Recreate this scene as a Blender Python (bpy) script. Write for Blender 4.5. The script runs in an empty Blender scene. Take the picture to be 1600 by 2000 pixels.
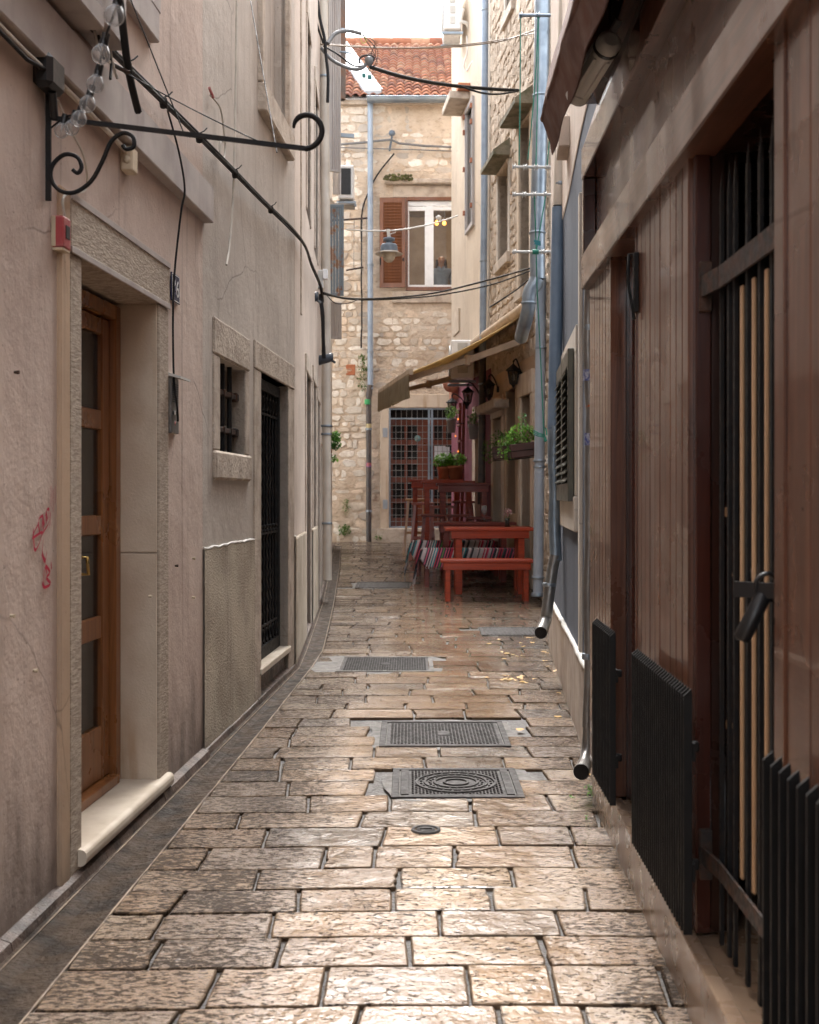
import bpy, bmesh, math, random
from mathutils import Vector, Matrix, noise
random.seed(11)
R = random.random
def U(a, b): return a + (b - a) * R()
S = bpy.context.scene
COL = S.collection
# ------------------------------------------------------------------ camera
F = 2333.0; CX = 800.0; HY = 965.0; EYE = 1.25
cd = bpy.data.cameras.new('camera'); cam = bpy.data.objects.new('camera', cd); COL.objects.link(cam)
cam.location = (0, 0, EYE); cam.rotation_euler = (math.radians(90), 0, 0)
cd.sensor_fit = 'VERTICAL'; cd.sensor_height = 30.0; cd.lens = 30.0 * F / 2000.0
cd.shift_y = (HY - 1000.0) / 2000.0; cd.clip_start = 0.05; cd.clip_end = 2000
cd.dof.use_dof = True; cd.dof.focus_distance = 6.3; cd.dof.aperture_fstop = 5.0
S.camera = cam
# ------------------------------------------------------------------ sky, sun, exposure
W = bpy.data.worlds.new('World'); S.world = W; W.use_nodes = True
nt = W.node_tree; bg = nt.nodes['Background']
sky = nt.nodes.new('ShaderNodeTexSky'); sky.sky_type = 'NISHITA'; sky.sun_disc = False
SUN_EL, SUN_AZ = math.radians(54), math.radians(355)      # azimuth clockwise from +Y
sky.sun_elevation = SUN_EL; sky.sun_rotation = SUN_AZ; sky.dust_density = 4.0; sky.air_density = 1.0
hs = nt.nodes.new('ShaderNodeHueSaturation'); hs.inputs['Saturation'].default_value = 0.22
nt.links.new(sky.outputs[0], hs.inputs['Color']); nt.links.new(hs.outputs[0], bg.inputs[0])
bg.inputs[1].default_value = 0.15
sl = bpy.data.lights.new('sun', 'SUN'); sun = bpy.data.objects.new('sun', sl); COL.objects.link(sun)
sl.energy = .75; sl.angle = math.radians(40); sl.color = (1.0, .965, .92)
sd = Vector((math.sin(SUN_AZ) * math.cos(SUN_EL), math.cos(SUN_AZ) * math.cos(SUN_EL), math.sin(SUN_EL)))
sun.rotation_euler = sd.to_track_quat('Z', 'Y').to_euler(); sun.location = (0, 0, 30)
S.view_settings.view_transform = 'Standard'; S.view_settings.look = 'None'
S.view_settings.gamma = 1.0; S.view_settings.exposure = 2.85
S.render.engine = 'CYCLES'
S.cycles.max_bounces = 10; S.cycles.diffuse_bounces = 6; S.cycles.glossy_bounces = 4
S.cycles.transparent_max_bounces = 16; S.cycles.sample_clamp_indirect = 6; S.cycles.sample_clamp_direct = 12
# ------------------------------------------------------------------ geometry helpers
def at(px, py, Y): return Vector(((px - CX) / F * Y, Y, EYE + (HY - py) / F * Y))
GP = [(-30, -.02), (0, 0), (13, .095), (15, .16), (18, .31), (22.5, .353), (60, .36)]
def lerp(P, y):
    if y <= P[0][0]: return P[0][1]
    for (a, za), (b, zb) in zip(P, P[1:]):
        if y <= b: return za + (zb - za) * (y - a) / (b - a)
    return P[-1][1]
def g(y): return lerp(GP, y)
class M:
    def __init__(s): s.v = []; s.f = []; s.c = []; s.sm = []; s.col = (1, 1, 1, 0); s.smooth = False
    def add(s, vs, fs):
        b = len(s.v); s.v += [Vector(v) for v in vs]
        for f in fs: s.f.append([b + i for i in f]); s.c.append(s.col); s.sm.append(s.smooth)
    def hexa(s, p):     # 8 points: bottom ring 0-3, top ring 4-7
        s.add(p, [(3,2,1,0),(4,5,6,7),(0,1,5,4),(1,2,6,5),(2,3,7,6),(3,0,4,7)]); return s
    def box(s, x0, x1, y0, y1, z0, z1):
        return s.hexa([(x0,y0,z0),(x1,y0,z0),(x1,y1,z0),(x0,y1,z0),(x0,y0,z1),(x1,y0,z1),(x1,y1,z1),(x0,y1,z1)])
    def bbox(s, x0, x1, y0, y1, z0, z1, b=.004, fn=None):   # chamfered box, optional mapping
        vs = []; fs = []
        xs = (x0, x1); ys = (y0, y1); zs = (z0, z1)
        idx = {}
        for i in (0,1):
            for j in (0,1):
                for k in (0,1):
                    dx = b if i == 0 else -b; dy = b if j == 0 else -b; dz = b if k == 0 else -b
                    for ax in range(3):
                        p = [xs[i] + dx, ys[j] + dy, zs[k] + dz]
                        p[ax] = (xs[i], ys[j], zs[k])[ax]
                        idx[i,j,k,ax] = len(vs); vs.append(p)
        def q(*a): fs.append([idx[t] for t in a])
        for s_ in (0,1):
            q((s_,0,0,0),(s_,1,0,0),(s_,1,1,0),(s_,0,1,0)); q((0,s_,0,1),(1,s_,0,1),(1,s_,1,1),(0,s_,1,1)); q((0,0,s_,2),(1,0,s_,2),(1,1,s_,2),(0,1,s_,2))
            for t in (0,1):
                q((0,s_,t,1),(1,s_,t,1),(1,s_,t,2),(0,s_,t,2)); q((s_,0,t,0),(s_,1,t,0),(s_,1,t,2),(s_,0,t,2)); q((s_,t,0,0),(s_,t,1,0),(s_,t,1,1),(s_,t,0,1))
        for i in (0,1):
            for j in (0,1):
                for k in (0,1): q((i,j,k,0),(i,j,k,1),(i,j,k,2))
        if fn: vs = [fn(*p) for p in vs]
        s.add(vs, fs); return s
    def bar(s, a, b, w, h=None, up=(0,0,1)):   # rectangular bar between two points
        a = Vector(a); b = Vector(b); h = h or w; d = (b - a).normalized(); up = Vector(up)
        if abs(d.dot(up)) > .98: up = Vector((0, 1, 0))
        r = d.cross(up).normalized() * w / 2; u = r.cross(d).normalized() * h / 2
        s.hexa([a-r-u, a+r-u, b+r-u, b-r-u, a-r+u, a+r+u, b+r+u, b-r+u]); return s
    def tube(s, pts, r, n=8, cap=True):
        pts = [Vector(p) for p in pts]; k = len(pts)
        rr = r if isinstance(r, (list, tuple)) else [r] * k
        t0 = (pts[1] - pts[0]).normalized(); up = Vector((0,0,1)) if abs(t0.z) < .9 else Vector((1,0,0))
        nr = t0.cross(up).normalized(); vs = []
        for i, p in enumerate(pts):
            t = (pts[min(i+1,k-1)] - pts[max(i-1,0)])
            t = t.normalized() if t.length > 1e-9 else t0
            nr = (nr - t * nr.dot(t)).normalized(); bn = t.cross(nr)
            for j in range(n):
                a = 2*math.pi*j/n; vs.append(p + (nr*math.cos(a) + bn*math.sin(a)) * rr[i])
        fs = [(i*n+j, i*n+(j+1)%n, (i+1)*n+(j+1)%n, (i+1)*n+j) for i in range(k-1) for j in range(n)]
        o = s.smooth; s.smooth = True; s.add(vs, fs); s.smooth = o
        if cap: s.add(vs[:n], [tuple(range(n))[::-1]]); s.add(vs[-n:], [tuple(range(n))])
        return s
    def lathe(s, prof, c=(0,0,0), n=16, smooth=True, axis='z', fn=None):
        vs = []; c = Vector(c)
        for (r, z) in prof:
            for j in range(n):
                a = 2*math.pi*j/n
                p = Vector((r*math.cos(a), r*math.sin(a), z))
                if axis == 'x': p = Vector((p.z, p.x, p.y))
                if axis == 'y': p = Vector((p.x, p.z, p.y))
                vs.append(c + p)
        k = len(prof)
        fs = [(i*n+j, i*n+(j+1)%n, (i+1)*n+(j+1)%n, (i+1)*n+j) for i in range(k-1) for j in range(n)]
        o = s.smooth; s.smooth = smooth; s.add(vs, fs); s.smooth = o; return s
    def build(s, name, m, parent=None, bev=0):
        me = bpy.data.meshes.new(name)
        if parent is None:
            xs = [v.x for v in s.v]; ys = [v.y for v in s.v]; zs = [v.z for v in s.v]
            L = Vector(((min(xs)+max(xs))/2, (min(ys)+max(ys))/2, min(zs)))
        else: L = Vector(parent['_w'])
        me.from_pydata([v - L for v in s.v], [], s.f)
        at_ = me.attributes.new('col', 'FLOAT_COLOR', 'FACE')
        buf = []
        for c in s.c: buf += list(c)
        at_.data.foreach_set('color', buf)
        me.polygons.foreach_set('use_smooth', s.sm)
        me.materials.append(m)
        bm = bmesh.new(); bm.from_mesh(me); bmesh.ops.recalc_face_normals(bm, faces=bm.faces); bm.to_mesh(me); bm.free()
        o = bpy.data.objects.new(name, me); COL.objects.link(o); o['_w'] = tuple(L)
        if parent is None: o.location = L
        else: o.parent = parent
        return o
def thing(name, label, cat, loc=(0,0,0), group=None, kind=None):
    o = bpy.data.objects.new(name, None); COL.objects.link(o); o.location = loc; o['_w'] = tuple(loc)
    o.empty_display_size = .1
    return tag(o, label, cat, group, kind)
def tag(o, label, cat, group=None, kind=None):
    o['label'] = label; o['category'] = cat
    if group: o['group'] = group
    if kind: o['kind'] = kind
    return o
def struct(o, label=None, cat=None):
    o['kind'] = 'structure'
    if label: o['label'] = label
    if cat: o['category'] = cat
    return o
def tree_copy(o, parent=None):
    c = o.copy(); COL.objects.link(c)
    if parent is not None: c.parent = parent
    for ch in list(o.children): tree_copy(ch, c)
    return c
def dup(o, loc, label=None, rz=None):
    c = tree_copy(o); c.location = loc
    if label: c['label'] = label
    if rz is not None: c.rotation_euler = (0, 0, rz)
    return c
class Wall:             # a facade line X = a + k*Y ; d = distance out of the wall towards the street
    def __init__(s, a, k, side):
        s.a, s.k = a, k; q = math.hypot(1, k); s.n = Vector((-side/q, side*k/q, 0)); s.side = side
    def P(s, Y, d, z): return Vector((s.a + s.k*Y, Y, z)) + s.n * d
    def Y(s, px, d=0): return (s.a - s.side*d) / ((px - CX)/F - s.k)
    def z(s, py, Y): return EYE + (HY - py)/F*Y
    def box(s, m, y0, y1, d0, d1, z0, z1, b=0):
        if b: m.bbox(y0, y1, d0, d1, z0, z1, b, s.P); return m
        m.hexa([s.P(y0,d0,z0), s.P(y1,d0,z0), s.P(y1,d1,z0), s.P(y0,d1,z0), s.P(y0,d0,z1), s.P(y1,d0,z1), s.P(y1,d1,z1), s.P(y0,d1,z1)]); return m
    def tube(s, m, pts, r, n=8): m.tube([s.P(*p) for p in pts], r, n); return m
    def face(s, m, y0, y1, z0, z1, holes=(), d=0, nz=0, ny=0):   # holes (y0,y1,z0,z1,depth): open front, reveals, back
        ys = sorted({y0, y1} | {h[0] for h in holes} | {h[1] for h in holes})
        zs = sorted({z0, z1} | {h[2] for h in holes} | {h[3] for h in holes})
        for a, b in zip(ys, ys[1:]):
            for c, e in zip(zs, zs[1:]):
                my, mz = (a+b)/2, (c+e)/2
                if my < y0 or my > y1 or mz < z0 or mz > z1: continue
                if any(h[0] < my < h[1] and h[2] < mz < h[3] for h in holes): continue
                m.add([s.P(a,d,c), s.P(b,d,c), s.P(b,d,e), s.P(a,d,e)], [(0,1,2,3)])
        for h in holes:
            a, b, c, e, dp = h[:5]
            m.add([s.P(a,d,c),s.P(b,d,c),s.P(b,d,e),s.P(a,d,e),s.P(a,d-dp,c),s.P(b,d-dp,c),s.P(b,d-dp,e),s.P(a,d-dp,e)],
                  [(0,1,5,4),(1,2,6,5),(2,3,7,6),(3,0,4,7),(4,5,6,7)])
        return m
    def body(s, m, y0, y1, z0, z1, depth=4, d=0):     # ends, top and back behind the facade
        p = [s.P(y0,d,z0), s.P(y1,d,z0), s.P(y1,-depth,z0), s.P(y0,-depth,z0), s.P(y0,d,z1), s.P(y1,d,z1), s.P(y1,-depth,z1), s.P(y0,-depth,z1)]
        m.add(p, [(4,5,6,7),(1,2,6,5),(2,3,7,6),(3,0,4,7)]); return m
def sag(a, b, drop, n=14):
    a = Vector(a); b = Vector(b)
    return [a.lerp(b, i/n) - Vector((0,0,drop*4*(i/n)*(1-i/n))) for i in range(n+1)]
def wire(pts, r, m, label, name='cable', group=None, n=6, cat='cable'):
    return tag(M().tube(pts, r, n).build(name, m), label, cat, group)
def spl(P, sub=6):      # Catmull-Rom through points
    P = [Vector(p) for p in P]; out = []
    for i in range(len(P)-1):
        p0 = P[max(i-1,0)]; p1 = P[i]; p2 = P[i+1]; p3 = P[min(i+2,len(P)-1)]
        for j in range(sub):
            t = j/sub
            out.append(.5*((2*p1)+(p2-p0)*t+(2*p0-5*p1+4*p2-p3)*t*t+(3*p1-p0-3*p2+p3)*t**3))
    out.append(P[-1]); return out
def leaves(m, c, rx, ry, rz, n, size, cols):
    c = Vector(c)
    for i in range(n):
        while True:
            p = Vector((U(-1,1), U(-1,1), U(-1,1)))
            if p.length < 1: break
        k = noise.noise(p*2.3 + c*3)
        if k < -.18: continue
        p = Vector((p.x*rx, p.y*ry, p.z*rz)) + c
        q = Matrix.Rotation(U(0,6.28), 3, 'Z') @ Matrix.Rotation(U(-1.1,1.1), 3, 'X')
        s = size*U(.6,1.3); cc = random.choice(cols); v = U(.75,1.2); m.col = (cc[0]*v, cc[1]*v, cc[2]*v, 0)
        m.add([p + q@Vector(t) for t in ((0,-s,0),(s*.5,0,s*.12),(0,s,0),(-s*.5,0,s*.12))], [(0,1,2,3)])
    m.col = (1,1,1,0)
def stones(m, fn, s0, s1, z0, z1, hr, lr, gap, bulge, pal, holes=(), n=14, jit=.12, flat=False, zf=None):
    z = z0
    while z < z1:
        h = U(*hr); x = s0 - U(0, lr[0])
        while x < s1:
            l = U(*lr); cx, cz = x + l/2, z + h/2; x += l
            if cx < s0 or cx > s1: continue
            hh = h*U(.78,1.06); ll = l*U(.9,1.0)
            if any(a-ll*.4 < cx < b+ll*.4 and c-hh*.4 < cz < e+hh*.4 for a, b, c, e in holes): continue
            b_ = bulge*U(.5,1.2)
            if zf: b_ *= zf(cx, cz)
            if b_ < bulge*.08: continue
            cc = random.choice(pal); v = U(.8,1.15); m.col = (cc[0]*v, cc[1]*v, cc[2]*v, R())
            ring = []; pw = U(2.4, 4)
            for j in range(n):
                a = 2*math.pi*j/n + U(-.08,.08)
                rr = (abs(math.cos(a))**pw + abs(math.sin(a))**pw) ** (-1/pw) * (1 + U(-jit, jit))
                ring.append((rr*math.cos(a)*(ll-gap)/2, rr*math.sin(a)*(hh-gap)/2))
            vs = []
            for sc, d in ((1.0,-.02),(.97,b_*.5),(.86,b_*.95),(.45,b_*U(.9,1.1))):
                for (a, b) in ring: vs.append(fn(cx + a*sc, cz + b*sc, d + U(-.1,.1)*b_*(d>0)))
            vs.append(fn(cx, cz, b_*1.05))
            fs = [(i*n+j, i*n+(j+1)%n, (i+1)*n+(j+1)%n, (i+1)*n+j) for i in range(3) for j in range(n)] + [(3*n+j, 3*n+(j+1)%n, 4*n) for j in range(n)]
            m.add(vs, fs)
        z += h
    m.col = (1,1,1,0)
# ------------------------------------------------------------------ materials
class N:
    def __init__(s, name):
        s.m = bpy.data.materials.new(name); s.m.use_nodes = True; s.t = s.m.node_tree
        s.b = s.t.nodes['Principled BSDF']; s.geo = s.n('ShaderNodeNewGeometry')
    def n(s, t, **k):
        x = s.t.nodes.new(t)
        for a, v in k.items(): setattr(x, a, v)
        return x
    def l(s, a, b): s.t.links.new(a, b)
    def pos(s, scale=(1,1,1), rot=(0,0,0), src=None):
        mp = s.n('ShaderNodeMapping'); mp.inputs['Scale'].default_value = scale; mp.inputs['Rotation'].default_value = rot
        s.l(src or s.geo.outputs['Position'], mp.inputs[0]); return mp.outputs[0]
    def noise(s, scale, detail=4, vec=None, rough=.55, dist=0):
        x = s.n('ShaderNodeTexNoise'); x.inputs['Scale'].default_value = scale; x.inputs['Detail'].default_value = detail
        x.inputs['Roughness'].default_value = rough; x.inputs['Distortion'].default_value = dist
        s.l(vec or s.geo.outputs['Position'], x.inputs['Vector']); return x.outputs['Fac']
    def voro(s, scale, vec=None, feature='F1', out='Distance'):
        x = s.n('ShaderNodeTexVoronoi', feature=feature); x.inputs['Scale'].default_value = scale
        s.l(vec or s.geo.outputs['Position'], x.inputs['Vector']); return x.outputs[out]
    def ramp(s, f, a, b, lo=0, hi=1):
        x = s.n('ShaderNodeMapRange'); x.interpolation_type = 'SMOOTHSTEP'
        for i, v in zip((1,2,3,4), (a,b,lo,hi)): x.inputs[i].default_value = v
        s.l(f, x.inputs[0]); return x.outputs[0]
    def math(s, op, a, b=None):
        x = s.n('ShaderNodeMath', operation=op)
        for i, v in enumerate((a, b)):
            if v is None: continue
            if isinstance(v, (int, float)): x.inputs[i].default_value = v
            else: s.l(v, x.inputs[i])
        return x.outputs[0]
    def mix(s, f, a, b, mode='MIX'):
        x = s.n('ShaderNodeMix', data_type='RGBA', blend_type=mode)
        for i, v in ((0,f),(6,a),(7,b)):
            if isinstance(v, (int, float)): x.inputs[i].default_value = v
            elif isinstance(v, tuple): x.inputs[i].default_value = (*v[:3], 1)
            else: s.l(v, x.inputs[i])
        return x.outputs[2]
    def xyz(s):
        x = s.n('ShaderNodeSeparateXYZ'); s.l(s.geo.outputs['Position'], x.inputs[0]); return x.outputs
    def attr(s):
        x = s.n('ShaderNodeAttribute', attribute_name='col'); return x
    def bump(s, h, strength, dist=.01, prev=None):
        x = s.n('ShaderNodeBump'); x.inputs['Strength'].default_value = strength; x.inputs['Distance'].default_value = dist
        s.l(h, x.inputs['Height'])
        if prev: s.l(prev, x.inputs['Normal'])
        return x.outputs[0]
    def out(s, col=None, rough=None, nrm=None, metal=0, spec=.5, coat=0):
        for k, v in (('Base Color', col), ('Roughness', rough), ('Normal', nrm), ('Metallic', metal), ('Specular IOR Level', spec), ('Coat Weight', coat)):
            if v is None: continue
            if isinstance(v, (int, float)): s.b.inputs[k].default_value = v
            elif isinstance(v, tuple): s.b.inputs[k].default_value = (*v[:3], 1)
            else: s.l(v, s.b.inputs[k])
        return s.m
def mk(name, c1, c2=None, scale=6, rough=.6, bump=.25, bscale=80, bd=.003, metal=0, spec=.5, coat=0, attr=False, streak=None, emit=0, r2=None):
    k = N(name)
    if attr: c1 = k.attr().outputs['Color']
    c2 = c2 or (tuple(x*.75 for x in c1) if isinstance(c1, tuple) else (.1,.08,.06))
    col = k.mix(k.ramp(k.noise(scale, 5), .38, .68, 0, .35 if attr else 1), c1, c2)
    if streak: col = k.mix(k.ramp(k.noise(1, 5, k.pos((9,9,.9))), .52, .75, 0, streak[1]), col, streak[0])
    r = k.ramp(k.noise(scale*2.3, 4), .3, .7, rough*.8, min(1, rough*1.15)) if r2 is None else k.ramp(k.noise(scale*2.3, 4), .3, .7, rough, r2)
    nr = k.bump(k.noise(bscale, 5), bump, bd) if bump else None
    if emit: k.b.inputs['Emission Color'].default_value = (*c1, 1); k.b.inputs['Emission Strength'].default_value = emit
    return k.out(col, r, nr, metal, spec, coat)
def plaster(name, c1, c2, dirt, base=.55, damp=.6, bump=.5, bs=55, streak=.55):
    k = N(name); z = k.xyz()[2]
    col = k.mix(k.ramp(k.noise(1.3, 6, rough=.62), .35, .68), c1, c2)
    col = k.mix(k.ramp(k.noise(1, 6, k.pos((7,7,.7)), .65), .5, .78, 0, streak), col, dirt)
    col = k.mix(k.ramp(k.noise(9, 6, rough=.7), .56, .8, 0, .35), col, dirt)
    col = k.mix(k.ramp(k.noise(1.1, 8, k.pos((1,1,1.3)), .7), .56, .575, 0, .3), col, tuple(min(1,x*1.12) for x in c1))
    col = k.mix(k.ramp(k.noise(1, 6, k.pos((22,22,.55)), .6), .60, .72, 0, .5), col, tuple(x*.8 for x in dirt))
    col = k.mix(k.ramp(k.noise(48, 3), .70, .74, 0, .6), col, tuple(x*.6 for x in dirt))
    zz = k.math('ADD', z, k.math('MULTIPLY', k.noise(4, 6, k.pos((2,2,.8))), base*1.1))
    col = k.mix(k.ramp(zz, base*1.25, base*.45, 0, damp), col, tuple(x*.45 for x in dirt))
    col = k.mix(k.ramp(k.voro(3.1, k.pos((1,1,1))), .012, .02, .5, 0), col, (.12,.09,.07))
    h = k.math('ADD', k.math('MULTIPLY', k.noise(bs, 6, rough=.7), .5), k.math('MULTIPLY', k.noise(7, 4), 1.4))
    crk = k.n('ShaderNodeTexVoronoi', feature='DISTANCE_TO_EDGE'); crk.inputs['Scale'].default_value = 1.1
    k.l(k.mix(.12, k.geo.outputs['Position'], k.n_noise3(3.0)), crk.inputs['Vector'])
    cm = k.math('MULTIPLY', k.ramp(crk.outputs['Distance'], .0, .006, 1, 0), k.ramp(k.noise(.9, 2), .5, .62))
    col = k.mix(k.math('MULTIPLY', cm, .55), col, tuple(x*.4 for x in dirt))
    nr = k.bump(h, bump, .012)
    return k.out(col, .9, nr, 0, .25)
def n_noise3(s, sc):
    x = s.n('ShaderNodeTexNoise'); x.inputs['Scale'].default_value = sc; x.inputs['Detail'].default_value = 5
    s.l(s.geo.outputs['Position'], x.inputs['Vector']); return x.outputs['Color']
N.n_noise3 = n_noise3
def paving_mat(name, wetness=0.0):
    k = N(name); a = k.attr(); x, y, z = k.xyz()
    off = k.n('ShaderNodeVectorMath', operation='ADD'); cmb = k.n('ShaderNodeCombineXYZ')
    k.l(k.math('MULTIPLY', a.outputs['Alpha'], 17.0), cmb.inputs[0]); k.l(k.math('MULTIPLY', a.outputs['Alpha'], 9.0), cmb.inputs[2])
    k.l(k.geo.outputs['Position'], off.inputs[0]); k.l(cmb.outputs[0], off.inputs[1]); P = off.outputs[0]
    # wear: smooth in the middle, tooled and rough towards both walls
    xr = k.math('ADD', x, k.math('MULTIPLY', y, -.02)); side = k.ramp(k.math('ADD', k.math('ABSOLUTE', xr), k.math('MULTIPLY', k.noise(3, 3), .35)), .42, .82)
    mott = k.mix(k.ramp(k.noise(5, 6, P, .65), .35, .7, 0, .55), a.outputs['Color'], (.22,.15,.10))
    mott = k.mix(k.ramp(k.noise(22, 5, P, .7), .5, .75, 0, .3), mott, (.40,.29,.20))
    ch = k.noise(1, 6, k.pos((30, 82, 30), (0,0,.5), P), .62, .4)            # chisel dashes
    ch2 = k.noise(1, 6, k.pos((44, 95, 30), (0,0,-.3), P), .62, .3)
    th = k.math('ADD', k.math('MULTIPLY', side, -.095), .622)
    th = k.math('ADD', th, k.math('MULTIPLY', k.math('SUBTRACT', a.outputs['Alpha'], .5), .06))
    th = k.math('ADD', th, k.math('MULTIPLY', k.math('SUBTRACT', k.noise(3.3, 3, P), .5), -.22))
    d1 = k.math('SUBTRACT', k.math('MAXIMUM', ch, k.math('MULTIPLY', ch2, .96)), th)
    pit = k.ramp(d1, -.004, .012)
    pit2 = k.ramp(k.math('ADD', k.noise(24, 7, P, .74, .4), k.math('MULTIPLY', side, .02)), .615, .64)
    pits = k.math('MAXIMUM', pit, k.math('MULTIPLY', pit2, .85))
    col = k.mix(k.math('MULTIPLY', pits, .85), mott, (.014,.011,.009))
    col = k.mix(k.math('MULTIPLY', side, .16), col, (.07,.045,.03))
    col = k.mix(k.ramp(k.noise(1.7, 6, None, .7), .54, .66, 0, .3), col, (.09,.06,.04))
    wet = k.ramp(k.noise(2.2, 5, None, .6), .28, .58)
    rough = k.math('ADD', k.math('MULTIPLY', wet, -.22), .27)
    rough = k.math('ADD', rough, k.math('MULTIPLY', k.noise(30, 3, P), .1))
    rough = k.math('MAXIMUM', rough, .1)
    sr = k.n('ShaderNodeSeparateColor'); k.l(a.outputs['Color'], sr.inputs[0])
    rough = k.math('MAXIMUM', rough, k.ramp(sr.outputs[0], .11, .14, .95, 0))
    h = k.math('ADD', k.math('MULTIPLY', pits, -1.0), k.math('MULTIPLY', k.noise(8, 5, P, .55), 2.2))
    h = k.math('ADD', h, k.math('MULTIPLY', k.noise(70, 4, P, .6), .35))
    h = k.math('ADD', h, k.math('MULTIPLY', k.math('MULTIPLY', k.noise(38, 4, k.pos((1,2.2,1), (0,0,.5), P), .7), side), 1.3))
    nr = k.bump(h, .8, .009)
    spc = k.math('MULTIPLY', k.ramp(sr.outputs[0], .11, .14, .1, .5), k.math('SUBTRACT', 1.0, k.math('MULTIPLY', pits, .8))); cw_ = k.math('MULTIPLY', k.ramp(sr.outputs[0], .11, .14, 0, .75), k.math('SUBTRACT', 1.0, k.math('MULTIPLY', pits, .95)))
    cr_ = k.ramp(k.noise(3.1, 4), .35, .65, .05, .17); k.l(cr_, k.b.inputs['Coat Roughness']); k.l(k.bump(k.math('ADD', k.math('MULTIPLY', k.noise(6, 4, P, .5), .85), k.math('ADD', k.math('MULTIPLY', pits, -.5), k.math('MULTIPLY', k.noise(45, 4, P, .6), k.math('ADD', k.math('MULTIPLY', side, .4), .12)))), .55, .012), k.b.inputs['Coat Normal'])
    return k.out(col, rough, nr, 0, spc, cw_)
def wood(name, c1, c2, rough=.3, axis='z', coat=.2, gs=1.0):
    k = N(name); sc = {'z': (30,30,1.2), 'x': (1.2,30,30), 'y': (30,1.2,30)}[axis]
    sc = tuple(v*gs for v in sc)
    gr = k.noise(1, 6, k.pos(sc), .6, 1.2)
    col = k.mix(k.ramp(gr, .3, .7), c1, c2)
    col = k.mix(k.ramp(k.noise(2.5, 5), .45, .75, 0, .35), col, tuple(v*.55 for v in c1))
    r = k.ramp(k.noise(3, 5), .3, .7, rough*.75, rough*1.5)
    nr = k.bump(k.math('ADD', gr, k.math('MULTIPLY', k.noise(4, 3), .6)), .14, .004)
    return k.out(col, r, nr, 0, .5, coat)
def glass(name, tint=(.9,.9,.9), t=.75, rough=.02):
    k = N(name); nt = k.t; mx = k.n('ShaderNodeMixShader'); tr = k.n('ShaderNodeBsdfTransparent'); tr.inputs[0].default_value = (*tint, 1)
    k.b.inputs['Base Color'].default_value = (.02,.02,.02,1); k.b.inputs['Roughness'].default_value = rough
    lw = k.n('ShaderNodeLayerWeight'); lw.inputs[0].default_value = .35
    k.l(k.ramp(lw.outputs['Facing'], 0, 1, 1-t, 1), mx.inputs[0])
    k.b.inputs['Specular IOR Level'].default_value = .8
    k.l(tr.outputs[0], mx.inputs[1]); k.l(k.b.outputs[0], mx.inputs[2]); k.l(mx.outputs[0], nt.nodes['Material Output'].inputs[0])
    return k.m
pave_m = paving_mat('wet_limestone')
pink_pl = plaster('pink_plaster', (.60,.485,.415), (.51,.40,.34), (.33,.25,.205), damp=.85, base=.8)
grey_pl = plaster('grey_plaster', (.54,.48,.425), (.455,.40,.35), (.28,.235,.195), streak=.7)
pale_pl = plaster('pale_plaster', (.55,.46,.39), (.46,.38,.32), (.32,.26,.21))
beige_pl = plaster('beige_plaster', (.60,.50,.39), (.53,.43,.33), (.38,.30,.23), bump=.3)
purple_pl = plaster('purple_plaster', (.23,.075,.10), (.18,.06,.08), (.12,.05,.06), bump=.3)
slate_pl = plaster('slate_plaster', (.095,.11,.14), (.075,.085,.11), (.06,.06,.07), bump=.35, damp=.2)
cream_pl = plaster('cream_plaster', (.56,.50,.43), (.48,.43,.37), (.33,.28,.24))
ochre_pl = plaster('ochre_plaster', (.50,.36,.25), (.42,.30,.21), (.30,.22,.16), bump=.3)
plinth_pl = mk('rough_render', (.46,.39,.30), (.33,.27,.20), 3, .95, .9, 95, .012, streak=((.12,.09,.07), .6))
plinth2 = mk('beige_render', (.42,.34,.27), (.30,.23,.18), 4, .85, .5, 60, .006, streak=((.18,.13,.1), .6))
tooled = N('tooled_stone')
_t = tooled.noise(1, 4, tooled.pos((30,30,130)), .6, .4)
tooled_st = tooled.out(tooled.mix(tooled.ramp(_t, .35, .65), (.31,.25,.195), (.47,.39,.31)), .85, tooled.bump(_t, .5, .010), 0, .3)
jamb_st = mk('limestone', (.62,.52,.41), (.50,.39,.29), 3, .8, .4, 110, .004, streak=((.42,.28,.17), .9))
worn_st = mk('worn_stone', (.52,.44,.36), (.36,.29,.23), 7, .88, .9, 45, .012)
ledge_st = mk('grey_ledge_stone', (.44,.39,.36), (.36,.31,.29), 4, .8, .35, 150, .003, streak=((.24,.2,.18), .5))
marble = mk('marble_step', (.62,.54,.44), (.50,.42,.33), 5, .4, .1, 60, .002, streak=((.38,.3,.22), .4))
shop_marble = mk('brown_marble', (.28,.19,.125), (.20,.13,.085), 4, .3, .12, 40, .002, streak=((.15,.10,.07), .5), coat=.2)
gutter_m = mk('wet_gutter_concrete', (.06,.04,.026), (.02,.014,.010), 9, .42, 1.0, 55, .012, r2=.75, spec=.14)
kerb_m = mk('kerb_stone', (.14,.10,.08), (.045,.034,.028), 9, .35, .8, 60, .01, r2=.6)
joint_m = mk('joint_mortar', (.055,.043,.033), (.025,.02,.017), 20, .4, .8, 60, .012)
conc_m = mk('grey_concrete', (.13,.115,.10), (.075,.068,.06), 12, .7, .6, 90, .005)
iron_cov = mk('cast_iron', (.05,.043,.04), (.028,.024,.022), 15, .5, .5, 90, .004, r2=.7, spec=.22)
black_iron = mk('black_iron', (.012,.012,.013), (.02,.016,.014), 20, .6, .3, 120, .002, spec=.2)
rust_iron = mk('rusty_iron', (.022,.018,.016), (.07,.03,.016), 30, .7, .4, 120, .002)
black_panel = mk('black_painted_steel', (.006,.006,.0065), (.009,.0085,.008), 8, .5, .1, 100, .001, spec=.25)
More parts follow.
